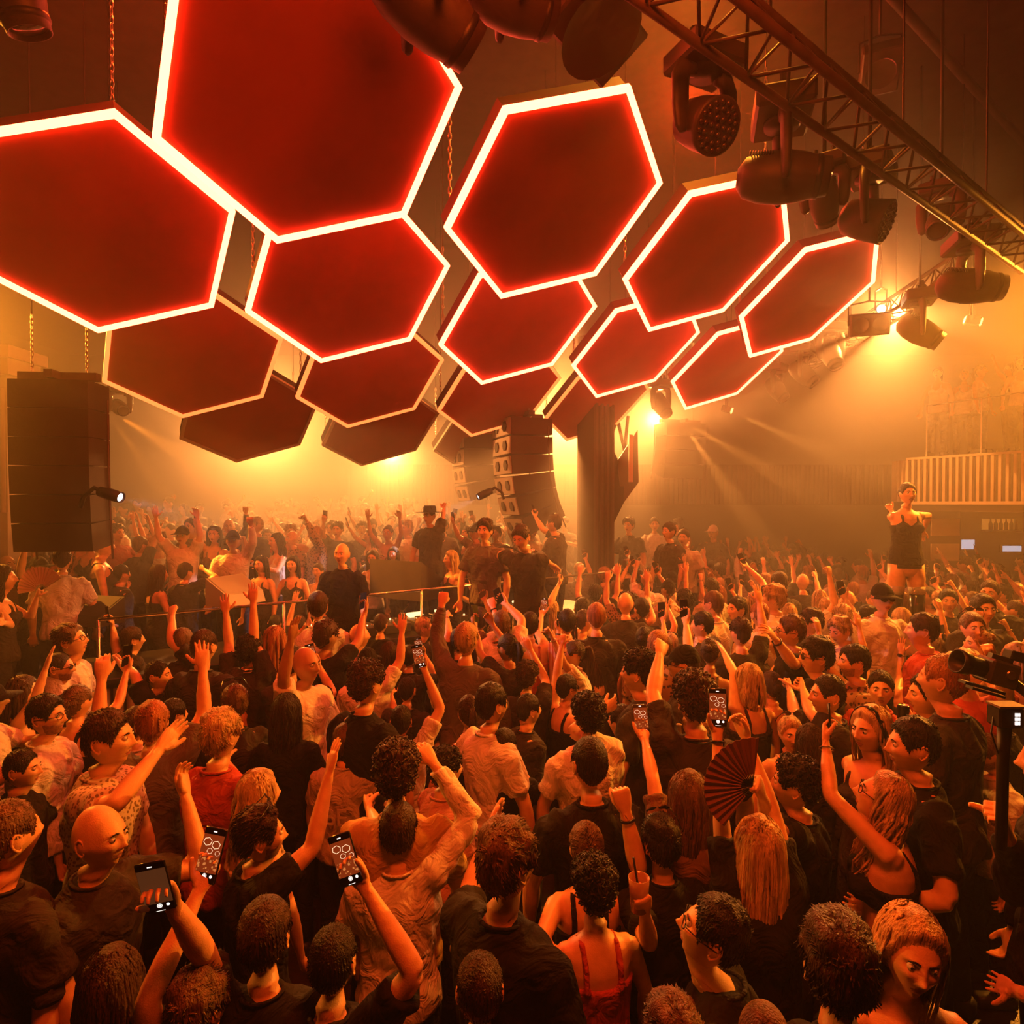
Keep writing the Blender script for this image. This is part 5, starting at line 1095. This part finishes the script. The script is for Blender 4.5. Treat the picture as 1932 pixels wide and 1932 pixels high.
# on the stage and around it
SF = .72
for (x, y, w, yaw, hair, hc, top, col, fl, arms, lab) in [
 (645,1046,36,172,'bald','black','tee','black',.72,{},'bald performer in black tee behind the booth, facing the crowd'),
 (850,1056,34,120,'verylong','blond','tank','dark',.72,dict(L=A((880,1062),(870,1085),'fist')),'woman with very long bright blond hair dancing behind the booth'),
 (984,1014,38,150,'short','brown','tee','dark',.72,dict(L=A((1040,1065),(1015,1045),'relax'),R=A((940,1070),(945,1045),'relax'),lean=(0,.25),hp=-25),'man leaning down with arms spread over the booth equipment'),
 (552,1066,30,178,'long','black','tank','dark',.72,{},'dark long-haired woman in strappy top behind the booth'),
 (492,1066,28,165,'long','black','tank','dark',.72,{},'dark-haired woman left of the one in strappy top, behind the booth'),
 (600,1078,28,170,'bun','brown','bra','cream',.60,{},'small woman with bare shoulders beside the bald performer'),
 (703,1054,28,175,'long','brown','tank','cream',.72,{},'woman with phone-lit face right of the bald performer'),
 (742,1046,26,170,'long','brown','tank','dark',.72,dict(R=A((722,1066),(735,1075),'fist')),'brunette with hand up left of the dark wedge speaker'),
 (808,1040,26,150,'long','brown','tank','dark',.72,dict(L=A((830,1025),(822,1050),phone='dark')),'woman taking a picture beside the very long blond hair'),
 (810,974,30,150,'hat','black','tee','dark',1.10,dict(L=A((838,958),(835,975),'fist')),'tall figure in a wide dark hat behind the stage guests'),
 (915,1002,34,160,'messy','brown','tee','grey',.80,{},'broad man in hazy grey shirt left of the leaning man'),
 (1045,988,30,60,'short','brown','tee','dark',.80,dict(R=A((1010,975),(1025,1000),phone='dark')),'hazy man filming with raised arm left of the tall black column'),
 (1186,992,34,150,'curly','black','tee','black',.45,{},'person with big dark curls right of the tall black column'),
 (1235,990,24,170,'short','black','tee','white',.45,{},'man in white collar on the raised area right of the column'),
 (1262,1003,26,120,'short','brown','tee','dark',.45,{},'brown-haired man beside the white-collared man'),
 (1278,992,24,60,'short','black','tee','dark',.45,{},'dark-haired man with back turned on the raised area'),
 (1345,1005,28,140,'cap','brown','tee','dark',.30,dict(capcol='cream'),'man in pale cap and open jacket standing apart right of the column'),
 (1290,1015,24,150,'short','brown','tee','beige',.30,{},'hazy figure left of the pale cap man'),
 (118,1056,36,25,'crop','brown','tee','white',.45,{},'man in pale tee seen from behind under the big left speaker stack'),
 (62,1070,30,-40,'curly','black','tee','dark',.40,{},'curly dark head half hidden under the big speaker stack'),
 (6,1092,42,-60,'wavy','black','tank','dark',.35,dict(R=A((5,1175),(20,1180),'open',near=(True,True)),L=A((70,1124),(58,1165),'fist',near=(True,True),item='pale_fan')),'dark wavy-haired person at the picture edge holding a pale folding fan'),
 (230,1084,32,-30,'short','black','tee','dark',.40,dict(R=A((240,1110),(225,1130),phone='dark')),'head behind a reddish phone left of the booth'),
 (350,1080,32,-20,'short','brown','tee','dark',.50,dict(R=A((385,1075),(408,1090),'fist')),'short-haired man with bent elbow behind the pale wedge'),
 (300,1085,34,-40,'long','brown','tank','dark',.45,{},'long brown hair left of the man with bent elbow'),
 (265,1030,28,-20,'short','light','tee','dark',.60,dict(R=A((300,1000),(290,1025),'open')),'light-haired person under the lamp haze on the stage left'),
 (195,1030,34,-60,'bun','blond','tank','dark',.50,dict(L=A((195,1000),(185,1030),'open')),'blond guest next to the lower corner of the big left speaker stack')]:
    kw = dict(arms); zl = (1.35, 1.95)
    P(x, y, w, yaw, hair, hc, top, col, lab, floor=fl, zlim=zl, res='mid', face=abs(yaw) > 75, fem=1 if hair in ('long', 'verylong', 'bun', 'wavy') else 0, grp='guests on the stage', **kw)
# dancer on the podium, guests on the balcony
P(1712,932,34,172,'bun','black','tank','black','raised dancer in black on the podium before the balcony, one arm out',floor=1.30,zlim=(1.5,1.75),fem=1,
  L=A((1742,1002),(1752,972),'relax'),R=A((1680,962),(1694,985),'fist',watch='beads'),res='mid',hres='hi',face=True,grp='dancer')
# ------------------------------------------------------------------ the rest of the crowd: shared bodies, individual places
VAR = []
def variant(**k):
    k.setdefault('res', 'lo'); k.setdefault('hres', 'mid'); sp = dict(k); sp['head_w'] = Vector((0, 0, 1.625)); sp['yaw'] = 0; sp['s'] = 1.0; JOBS.append(sp); VAR.append(sp)
up = lambda s, x, y, z, **k: dict(h=(s*x, y, z), **k)
for fem in (0, 1):
    tp = ['tee', 'tee', 'long', 'tee', 'tee', 'tee', 'tee', 'long'] if not fem else ['tank', 'tank', 'tee', 'tank', 'bra', 'tank', 'tank', 'tee']
    variant(fem=fem, top=tp[0]); variant(fem=fem, top=tp[1], R=up(1, .30, .20, 1.98, pose='open')); variant(fem=fem, top=tp[2], L=up(-1, .25, .28, 1.92, pose='fist', watch='beads'))
    variant(fem=fem, top=tp[3], R=up(1, .12, .36, 1.78, pose='phone', palm=(0, -1, .1), phone='dark')); variant(fem=fem, top=tp[4], R=up(1, .28, .18, 1.95, pose='open'), L=up(-1, .24, .2, 1.98, pose='relax'))
    variant(fem=fem, top=tp[5], R=up(1, .22, .30, 1.35, pose='fist'), L=up(-1, .15, .32, 1.30, pose='relax')); variant(fem=fem, top=tp[6], L=up(-1, .10, .38, 1.85, pose='point'), hp=8)
    variant(fem=fem, top=tp[7], L=up(-1, .10, .34, 1.80, pose='phone', palm=(0, -1, .1), phone='dark'), R=up(1, .10, .34, 1.80, pose='phone', palm=(-.6, -.6, 0)))
setup_done = False
run_jobs()
PH = []
M_scr = mat('screen_dark', (.012, .01, .008), .25, spec=.25); M_pic = mat('screen_picture', (.03, .01, .005), .35, emit=(.5, .06, .01), es=.45, spec=.1)
M_picd = mat('screen_dim', (.03, .015, .01), .3, emit=(.25, .07, .02), es=.3, spec=.2); M_line = mat('screen_lines', (.3, .2, .1), .3, spec=.1, emit=(1, .62, .36), es=1.6); M_crowdpic = mat('screen_crowd', (.05, .02, .01), .3, emit=(.9, .26, .06), es=.7, spec=.1)
M_ui = mat('screen_buttons', (.9, .9, .9), .3, emit=(1, .9, .8), es=1.6)
def phone_parts(kind):
    W_, H_, T_ = .0375, .077, .0045; b = MB(); b.box((0, 0, 0), (W_, T_, H_), bev=.0035); body = mesh('phone_case', b.v, b.f, M_gloss)
    b = MB(); b.box((-.018, T_+.0012, .055), (.014, .0014, .014), bev=.001); bump = mesh('camera_bump', b.v, b.f, M_gloss)
    y = -T_-.0004; b = MB(); f = lambda x0, z0, x1, z1, mi, d=0: b.add([(x0, y-d, z0), (x1, y-d, z0), (x1, y-d, z1), (x0, y-d, z1)], [(0, 1, 2, 3)], mi)
    f(-W_*.93, -H_*.96, W_*.93, H_*.96, 0)
    if kind != 'dark': f(-W_*.93, -H_*.62, W_*.93, H_*.74, 1, .0002)
    if kind == 'lit':
        for cx, cz, r in ((-.017, .036, .015), (.013, .030, .015), (-.003, .012, .010), (.024, .008, .009)):
            pts = [(cx + r*math.cos(a), cz + r*math.sin(a)*.8) for a in [.3 + k*PI/3 for k in range(6)]]
            for k in range(6):
                (xa, za), (xb, zb_) = pts[k], pts[(k+1) % 6]; q = .88
                b.add([(x_, y-.0004, z_) for x_, z_ in ((xa, za), (xb, zb_), (cx+(xb-cx)*q, cz+(zb_-cz)*q), (cx+(xa-cx)*q, cz+(za-cz)*q))], [(0, 1, 2, 3)], 2)
        rn = random.Random(5)
        for k in range(26): x_, z_ = rn.uniform(-.032, .032), rn.uniform(-.044, -.006); s_ = rn.uniform(.001, .004); f(x_-s_, z_-s_, x_+s_, z_+s_, 3, .0004)
    if kind != 'dark':
        for cx, r, m_ in ((0, .0068, 4), (0, .0052, 0), (0, .0038, 4), (.021, .0045, 4)): b.add([(cx + r*math.cos(k*PI/6), y-.0006-.0001*(m_ == 0)-.0002*(r == .0038), -.056 + r*math.sin(k*PI/6)) for k in range(12)], [tuple(range(12))], m_)
        f(-.011, -.0725, .011, -.0712, 4, .0006); f(-.006, .064, .006, .067, 4, .0006)
    scr = mesh('phone_screen', b.v, b.f, [M_scr, M_pic if kind == 'lit' else M_picd, M_line, M_crowdpic, M_ui], False, b.mi); return body, bump, scr
PP = {k: phone_parts(k) for k in ('lit', 'dim', 'dark')}
def add_phone(sp, nm, label):
    H, M = sp['grip'][nm]; J = sp['J']; a = J[nm][3]; root_m = Matrix.Translation(sp['root']) @ sp['Rw'].to_4x4() @ Matrix.Scale(sp['s'], 4)
    up_ = (M.col[2] + Vector((0, 0, .9))).normalized(); nrm = M.col[1]; nrm = (nrm - up_*nrm.dot(up_)); nrm = nrm.normalized() if nrm.length > .1 else Vector((0, -1, 0))
    c = H + M @ Vector((0, .026, .092)) + up_*.02; x = up_.cross(nrm); R = Matrix((x, -nrm, up_)).transposed()
    o = empty('phone', (0, 0, 0), label=label, cat='phone', group='phones held up in the crowd'); m = root_m @ M4(R, c); l, q, s_ = m.decompose(); o.location = l; o.rotation_mode = 'QUATERNION'; o.rotation_quaternion = q
    body, bump, scr = PP[a['phone']]; new_obj('case', body, o); new_obj('camera_bump', bump, o); new_obj('screen', scr, o); return o
M_print = mat('shirt_print', (.75, .62, .48), .8)
def back_text(sp, txt, size, z):
    cu = bpy.data.curves.new('print', 'FONT'); cu.body = txt; cu.size = size; cu.extrude = .002; cu.align_x = 'CENTER'; cu.materials.append(M_print)
    o = bpy.data.objects.new('t', cu); COL.objects.link(o); me = bpy.data.meshes.new_from_object(o.evaluated_get(bpy.context.evaluated_depsgraph_get())); bpy.data.objects.remove(o)
    o = new_obj('shirt_lettering', me, sp['rootob']); o.location = (0, -.158, z); o.rotation_euler = (PI/2+.08, 0, 0)
for sp in [j for j in JOBS if 'label' in j]:
    place(sp, sp['mb'], sp['ms'], sp['label'], sp.get('grp', 'people dancing in the crowd'))
    if sp.get('textback'): back_text(sp, sp['textback'], .17 if sp['textback'] == 'BE' else .055, 1.13 if sp['textback'] == 'BE' else 1.32)
    for nm in ('R', 'L'):
        if sp.get(nm) and sp[nm].get('phone'):
            w_ = sp['label'].split(); PH.append(add_phone(sp, nm, ' '.join((({'lit': 'phone with glowing picture', 'dim': 'phone with dim picture', 'dark': 'dark phone'}[sp[nm]['phone']]) + ' held by ' + ' '.join(w_)).split()[:16]).rstrip(',')))
named = [sp for sp in JOBS if 'label' in sp]
M_glit = mat('glitter', (.7, .55, .45), .25, metal=.9, var=.6, vscale=120, bump=1, bscale=200)
for sp in named:        # the dancer has bare thighs, sequinned bands and tall boots
    if sp.get('grp') == 'dancer':
        ro = sp['rootob']; del ro['group']
        for ch in list(ro.children):
            if ch.name.startswith('trousers'): slot(ch, SKIN[1]); ch.name = 'leg'
        b = MB(); b.tube([(0, 0, .80), (0, -.005, .90), (0, 0, 1.02)], [(.18, .125), (.18, .126), (.156, .106)], 16, up=(1, 0, 0)); b.build('shorts', M_gloss, ro, True)
        for s in (-1, 1):
            b = MB(); b.tube([(s*.112, .02, .52), (s*.116, .01, .3), (s*.12, -.01, .08)], [.078, .072, .066], 12); b.build('boot', M_gloss, ro, True)
            b = MB(); b.tube([(s*.106, .015, .60), (s*.110, .02, .52)], [.086, .082], 12); b.build('sequin_band', M_glit, ro, True)
print('named people', len(named), time.time()-T0)
M_tin = mat('can_black', (.02, .018, .018), .25, metal=.7); M_glass = mat('drink_glass', (.45, .25, .12), .08, spec=.8); M_paper = mat('fan_paper', (.75, .55, .38), .8); M_paperd = mat('fan_dark', (.24, .08, .035), .7); M_cutg = mat('bottle_glass', (.55, .38, .22), .08, spec=.9)
def hold(sp, nm, item):
    H, M = sp['grip'][nm]; rm = Matrix.Translation(sp['root']) @ sp['Rw'].to_4x4() @ Matrix.Scale(sp['s'], 4); c = rm @ (H + M @ Vector((0, .035, .075))); who = sp['label'].split(' with ')[0] if 0 else ' '.join(sp['label'].split()[:9])
    lab = {'can': 'black drink can lifted before the face of the ' , 'glass': 'plastic drink cup in the hand of the ', 'bottle': 'clear bottle in the hand of the ', 'dark_fan': 'dark red folding fan held by the ', 'pale_fan': 'pale folding fan held by the '}[item] + who
    o = empty({'can': 'drink_can', 'glass': 'drink_cup', 'bottle': 'drink_bottle'}.get(item, 'folding_fan'), c, label=' '.join(lab.split()[:16]).rstrip(','), cat={'can': 'can', 'glass': 'cup', 'bottle': 'bottle'}.get(item, 'fan')); b = MB()
    if item == 'can': b.lathe([(0, -.06), (.026, -.06), (.031, -.052), (.031, .052), (.027, .06), (.024, .057), (0, .057)], 20); b.build('can_body', M_tin, o, True); b = MB(); b.lathe([(0, .0), (.024, .0), (.026, .004)], 16, Matrix.Translation((0, 0, .058))); b.build('lid', M_band, o, True)
    elif item == 'glass': b.lathe([(0, -.06), (.028, -.06), (.038, .06), (.036, .06), (.027, -.055)], 20); b.build('cup_body', M_glass, o, True); b = MB(); b.tube([(.01, 0, -.05), (-.02, 0, .13)], .004, 6); b.build('straw', M_black, o, True)
    elif item == 'bottle': b.lathe([(0, -.09), (.030, -.09), (.031, .03), (.013, .08), (.012, .12), (.015, .122), (.015, .13), (0, .13)], 18); b.build('bottle_body', M_cutg, o, True)
    else:
        dk = item == 'dark_fan'; r = .19 if dk else .24; n = 16; a0, a1 = (1.45, 4.1) if dk else (.55, 3.3); o.location.y -= .03
        for k in range(n):
            p0 = a0 + (a1-a0)*k/n; p1 = a0 + (a1-a0)*(k+1)/n; e = .006; f = lambda a, q, y: (math.cos(a)*q, y, math.sin(a)*q); m_ = (p0+p1)/2; b = MB()
            vs = [f(p0, r*.25, 0), f(p0, r, 0), f(m_, r*1.0, -e*1.5), f(m_, r*.25, -e), f(p1, r, 0), f(p1, r*.25, 0)]; b.add(vs + [(x, y+.0015, z) for x, y, z in vs], [(0, 1, 2, 3), (3, 2, 4, 5), (6, 9, 8, 7), (9, 11, 10, 8), (1, 7, 8, 2), (2, 8, 10, 4)]); b.build('leaf', M_paperd if dk else M_paper, o)
            b = MB(); b.tube([f(p0, .0, .004), f(p0, r*.97, .004)], .0022, 4); b.build('rib', M_gloss, o)
for sp in named:
    for nm in ('R', 'L'):
        if sp.get(nm) and sp[nm].get('item'): hold(sp, nm, sp[nm]['item'])
# fill the floor: keep clear of named people
occ = [(sp['root'].x, sp['root'].y) for sp in named]
rnd = random.Random(11)
FILL = []
def visible(x, y, z):
    px = 966 + FPX*x/y; return -60 < px < 1990
def booth_side(x, y): d = Vector((x, y, 0)) - BO; return d.dot(V)
HS_M = ['short', 'crop', 'short', 'fade', 'messy', 'curly', 'crop', 'swept', 'cap', 'bald']; HS_F = ['long', 'ponytail', 'long', 'bun', 'wavy', 'bob', 'verylong', 'updo']
HCOL = ['black', 'black', 'brown', 'brown', 'light', 'blond', 'ginger']; SCOL = ['black', 'black', 'dark', 'dark', 'grey', 'white', 'cream', 'brown', 'beige', 'red', 'leopard']
def tryput(x, y, floor, mind, zone, yaw0=0, near=0):
    for (a, b_) in occ:
        if (a-x)**2 + (b_-y)**2 < mind*mind: return
    occ.append((x, y)); FILL.append((x, y, floor, zone, yaw0))
for k in range(9000):            # dance floor
    y = 3.3 + 13.5*rnd.random()**.8; x = rnd.uniform(-.9, .9)*y
    if not visible(x, y, 0): continue
    bs = booth_side(x, y); du = (Vector((x, y, 0)) - BO).dot(U)
    if du < BL + .5 and bs > -.35: continue
    if du >= BL + .5 and bs > 2.2 + (du-BL)*.25: continue
    if abs(x-1.35) < .6 and abs(y-11.2) < .6: continue
    if (x-pc.x)**2 + (y-pc.y)**2 < .7: continue
    if y > 12.6 and x > 7: continue
    tryput(x, y, 0, .43 if y < 6 else .47 if y < 9 else .52, 'floor', 10 if x > 2 else -8)
n_floor = len(FILL)
for k in range(2500):            # stage guests behind the booth
    u_ = rnd.uniform(-1.6, 8.0); v_ = rnd.uniform(1.6, 9.6); p = bp(u_, v_, 0)
    if not visible(p.x, p.y, 0): continue
    if 2.2 < u_ < 4.6 and v_ < 2.4: continue
    if 966 + FPX*p.x/p.y < 300 and p.y < 8.2: continue
    if abs(p.x-1.35) < .6 and abs(p.y-11.2) < .6: continue
    tryput(p.x, p.y, .72 if v_ < 7.8 else 1.1, .50, 'stage', 175 if v_ > 3 else 160)
n_stage = len(FILL) - n_floor
for k in range(300):             # left floor beside the booth
    x = rnd.uniform(-7.4, -4.5); y = rnd.uniform(7.3, 9.6); d = Vector((x, y, 0)) - BO
    if not visible(x, y, 0) or d.dot(U) > -.3: continue
    tryput(x, y, .35, .5, 'left', -40)
for k in range(11): p = BAL[0] + BAL[1]*(.25 + k*.36 + rnd.uniform(-.05, .05)) + BAL[2]*(.5 + .35*(k % 2)); FILL.append((p.x, p.y, BAL[0].z, 'balcony', 150))
for k in range(0): pass
print('fill', n_floor, n_stage, len(FILL))
ORD = ['first', 'second', 'third', 'fourth', 'fifth', 'sixth', 'seventh', 'eighth', 'ninth', 'tenth']
def describe(fem, hair, hc, top, col, var, glasses):
    H = {'short': 'short %s hair', 'crop': '%s crop', 'fade': '%s hair with faded sides', 'messy': 'tousled %s hair', 'curly': 'curly %s hair', 'swept': 'swept-back %s hair', 'cap': 'a cap', 'bald': 'a bald head',
         'long': 'long %s hair', 'ponytail': '%s ponytail', 'bun': '%s bun', 'wavy': 'wavy %s hair', 'bob': '%s bob', 'verylong': 'very long %s hair', 'updo': '%s updo'}[hair]
    if '%s' in H: H = H % {'light': 'light-brown', 'brown': 'brown', 'black': 'black', 'blond': 'blond', 'ginger': 'ginger'}[hc]
    C_ = {'leopard': 'leopard-print', 'speckled': 'speckled'}.get(col, col) + ' ' + {'tee': 'tee', 'long': 'sweater', 'tank': 'tank', 'bra': 'crop top'}[top]
    return ('woman' if fem else 'man') + ' with ' + H + ', ' + C_
POSE = ['arms down', 'right arm up', 'left fist up', 'filming', 'both arms up', 'hands at chest', 'pointing up', 'two-handed filming']
FILL.sort(key=lambda f: (-1 if f[3] in ('balcony',) else 0, math.hypot(f[0], f[1])))
budget = 300 - len(named); used_lab = {}; rest = []
for i, (x, y, floor, zone, yaw0) in enumerate(FILL):
    fem = rnd.random() < .36; vi = rnd.choices(range(8), [4, 2.0, 1.6, 2.4, 1.8, 1.8, .9, 1.0])[0]
    if zone == 'balcony': fem = True; vi = rnd.choice((0, 5, 0, 1))
    if zone == 'stage': vi = rnd.choices(range(8), [5, 1, 1, 1.5, 1, 2.5, .5, .3])[0]
    v = VAR[vi + 8*fem]; hair = rnd.choice(HS_F if fem else HS_M); hc = rnd.choice(HCOL); col = rnd.choice(SCOL); s = rnd.gauss(.97 if fem else 1.02, .03); yaw = yaw0 + rnd.gauss(0, 35)
    if zone == 'balcony': col = rnd.choice(['white', 'cream', 'dark'])
    rec = (x, y, floor, zone, fem, vi, v, hair, hc, col, s, yaw)
    if budget <= 0: rest.append(rec); continue
    budget -= 1
    px = 966 + FPX*x/y; hz_ = floor + 1.62*s; sp = dict(v); sp['root'] = Vector((x, y, floor)); sp['yaw'] = math.radians(yaw); sp['Rw'] = Matrix.Rotation(sp['yaw'], 3, 'Z'); sp['s'] = s
    sp.update(hair=hair, hc=hc, col=col, skin=rnd.choice((0, 0, 1, 2, 3)), face=abs((yaw+180) % 360 - 180) > 70); sp['_x'] = px; sp['_y'] = HOR + (CAMZ-hz_)*FPX/y; sp['_d'] = describe(fem, hair, hc, v['top'], col, vi, None) ; sp['_p'] = POSE[vi]; sp['_z'] = zone
    zn = {'balcony': 'on the balcony', 'left': 'left of the booth', 'stage': 'on the stage'}.get(zone)
    if zone == 'stage': zn = 'on stage ' + ('behind the booth' if px < 900 else 'near the column')
    if zone == 'floor': d_ = booth_side(x, y); zn = ('by the booth front' if d_ > -1.2 and px < 1080 else 'mid-floor centre' if px < 1080 and px > 560 else 'on the left floor' if px <= 560 else 'right of centre' if px < 1400 else 'on the right floor')
    if zone == 'floor' and y > 8: zn = 'far back ' + zn
    sp['_zn'] = zn; FILL[i] = sp
ind = [s_ for s_ in FILL if isinstance(s_, dict)]
by = {}
for sp in ind: by.setdefault((sp['_d'], sp['_p'], sp['_zn']), []).append(sp)
for key, lst in by.items():
    lst.sort(key=lambda q: q['_x'])
    for n_, sp in enumerate(lst):
        lab = '%s, %s, %s' % (sp['_d'], sp['_p'], sp['_zn'])
        if len(lst) > 1: lab += ', ' + (ORD[n_] + ' from left')
        sp['_lab'] = ' '.join(lab.split()[:16])
for sp in ind:
    place(sp, sp['mb'], sp['ms'], sp['_lab'], {'balcony': 'guests on the balcony', 'stage': 'guests on the stage'}.get(sp['_z'], 'people dancing in the crowd'))
    for nm in ('R', 'L'):
        if sp.get(nm) and sp[nm].get('phone'): PH.append(add_phone(sp, nm, ' '.join(('dark phone held by ' + sp['_lab']).split()[:16]).rstrip(',')))
# everyone past the three hundred nearest: one object
if rest:
    VV = []; FF = []; MI = []; n = 0; mats = [SKIN[0], HAIRC['brown'], HAIRC['black'], CL['black'], CL['dark'], CL['cream'], CL['grey'], M_denim]
    cache = {}
    def low(me, key, target):
        if key in cache: return cache[key]
        o = bpy.data.objects.new('t', me); TMP.collection.objects.link(o); d = o.modifiers.new('d', 'DECIMATE'); d.ratio = min(1, target/max(1, len(me.polygons)))
        with bpy.context.temp_override(scene=TMP, view_layer=TMP.view_layers[0]): dg = bpy.context.evaluated_depsgraph_get(); dg.update()
        m2 = o.evaluated_get(dg).data; co = np.array([v.co[:] for v in m2.vertices]); F_ = [tuple(p.vertices) for p in m2.polygons]; bpy.data.objects.remove(o); cache[key] = (co, F_); return cache[key]
    for (x, y, floor, zone, fem, vi, v, hair, hc, col, s, yaw) in rest:
        c_, s_ = math.cos(math.radians(yaw)), math.sin(math.radians(yaw)); Rz = np.array([[c_, -s_, 0], [s_, c_, 0], [0, 0, 1]])
        hm = {'cap': 'short', 'bald': 'crop'}.get(hair, hair); cm = {'black': 3, 'white': 5, 'cream': 5, 'beige': 5, 'grey': 6}.get(col, 4)
        for me, key, tgt, m_, off in ((v['mb'], ('b', vi, fem), 1500, 0, None), (v['ms'], ('s', vi, fem), 500, cm, None), (hair_mesh(hm, 'lo'), ('h', hm), 500, 2 if hc in ('black', 'brown') else 1, v['J']['head']), (misc('trousers', trousers_me), 't', 150, 7, None)):
            if me is None: continue
            co, F_ = low(me, key, tgt); q = co + (np.array(off) if off is not None else 0); VV.append((q*s) @ Rz.T + np.array([x, y, floor])); FF += [tuple(i+n for i in f) for f in F_]; MI += [m_]*len(F_); n += len(co)
    me = bpy.data.meshes.new('crowd'); me.from_pydata(np.concatenate(VV).tolist(), [], FF); [me.materials.append(m) for m in mats]; me.polygons.foreach_set('material_index', MI); me.polygons.foreach_set('use_smooth', [True]*len(FF)); me.update()
    tag(new_obj('crowd', me), 'hazy mass of more dancers furthest from the camera', 'crowd', kind='stuff')
bpy.data.scenes.remove(TMP)
print('people', len(named), len(ind), 'rest', len(rest), time.time()-T0)
# ------------------------------------------------------------------ camera operators' gear at the right edge
c = at(1880, 1268, 2.55); root = empty('video_camera', c, label='black video camera with long hood pointing left over the crowd', cat='camera'); Rc = Matrix.Rotation(math.radians(16), 3, 'Y'); b = MB()
b.box((0, 0, 0), (.06, .05, .05), Rc, bev=.008); b.box(Rc @ Vector((.0, 0, .06)), (.045, .012, .01), Rc); b.build('body', M_deck, root)
b = MB(); b.lathe([(0, 0), (.036, 0), (.038, .07), (.046, .075), (.05, .12), (.044, .12), (.03, .06), (0, .05)], 20, M4(frame3((0, 1, 0), Rc @ Vector((-1, 0, 0))), Rc @ Vector((-.05, 0, 0)))); b.build('lens_hood', M_black, root, True)
b = MB(); b.box(Rc @ Vector((.05, 0, .085)), (.03, .025, .02), Rc, bev=.004); b.build('viewfinder', M_black, root)
b = MB(); b.box(Rc @ Vector((-.04, 0, -.075)), (.085, .02, .006), Rc); b.box(Rc @ Vector((-.02, 0, -.09)), (.07, .02, .005), Rc); b.build('base_plate', M_black, root)
b = MB(); b.tube([(.05, 0, -.03), (.16, -.03, -.12), (.30, -.05, -.30)], .02, 8); b.build('support_arm', M_black, root, True)
b = MB(); b.lathe([(0, .006), (.018, .006), (.02, 0)], 12, M4(frame3((1, 0, 0), (0, -1, 0)), (.02, -.05, .0))); b.build('dial', M_chrome, root)
c = at(1896, 1350, 1.95); root = empty('camera_pole', c, label='black camera pole with small monitor on top and white digits, gripped by the operator', cat='camera pole'); b = MB()
b.box((0, 0, 0), (.038, .03, .032), bev=.006); b.build('monitor_housing', M_black, root); b = MB(); b.box((0, -.005, .036), (.042, .03, .003)); b.build('top_plate', M_chrome, root)
b = MB(); b.tube([(0, 0, -.03), (-.004, 0, -.12), (-.008, 0, -.42)], [.02, .017, .016], 12); b.build('pole', M_black, root, True); b = MB(); b.tube([(-.035, 0, .0), (-.05, -.01, -.05), (-.02, 0, -.12)], .003, 5); b.build('cable', M_black, root)
for k in range(3): b = MB(); b.box((.012, -.031, .012-.013*k), (.005, .001, .005)); b.box((.021, -.031, .012-.013*k), (.0015, .001, .005)); b.build('digit', M_ui, root)
# ------------------------------------------------------------------ haze: thin over the crowd, thicker towards the stage
def haze(y0, dens, lab, ani=.62):
    m = bpy.data.materials.new('haze'); m.use_nodes = True; nt = m.node_tree; nt.nodes.clear()
    o_ = nt.nodes.new('ShaderNodeOutputMaterial'); s_ = nt.nodes.new('ShaderNodeVolumeScatter')
    s_.inputs['Density'].default_value = dens; s_.inputs['Anisotropy'].default_value = ani; s_.inputs['Color'].default_value = (1, .97, .94, 1)
    nt.links.new(s_.outputs[0], o_.inputs['Volume'])
    y1 = 23.8; b = MB(); b.box((2, (y0+y1)/2, 4.2), (18.8, (y1-y0)/2, 4.15)); tag(b.build('haze', m), lab, 'haze', 'layers of stage haze', kind='stuff')
haze(-3.8, .006, 'thin haze filling the whole hall'); haze(5.6, .022, 'thicker haze starting over the middle of the crowd'); haze(9.5, .036, 'thickest haze over the rear stage')
print('script time', time.time() - T0)
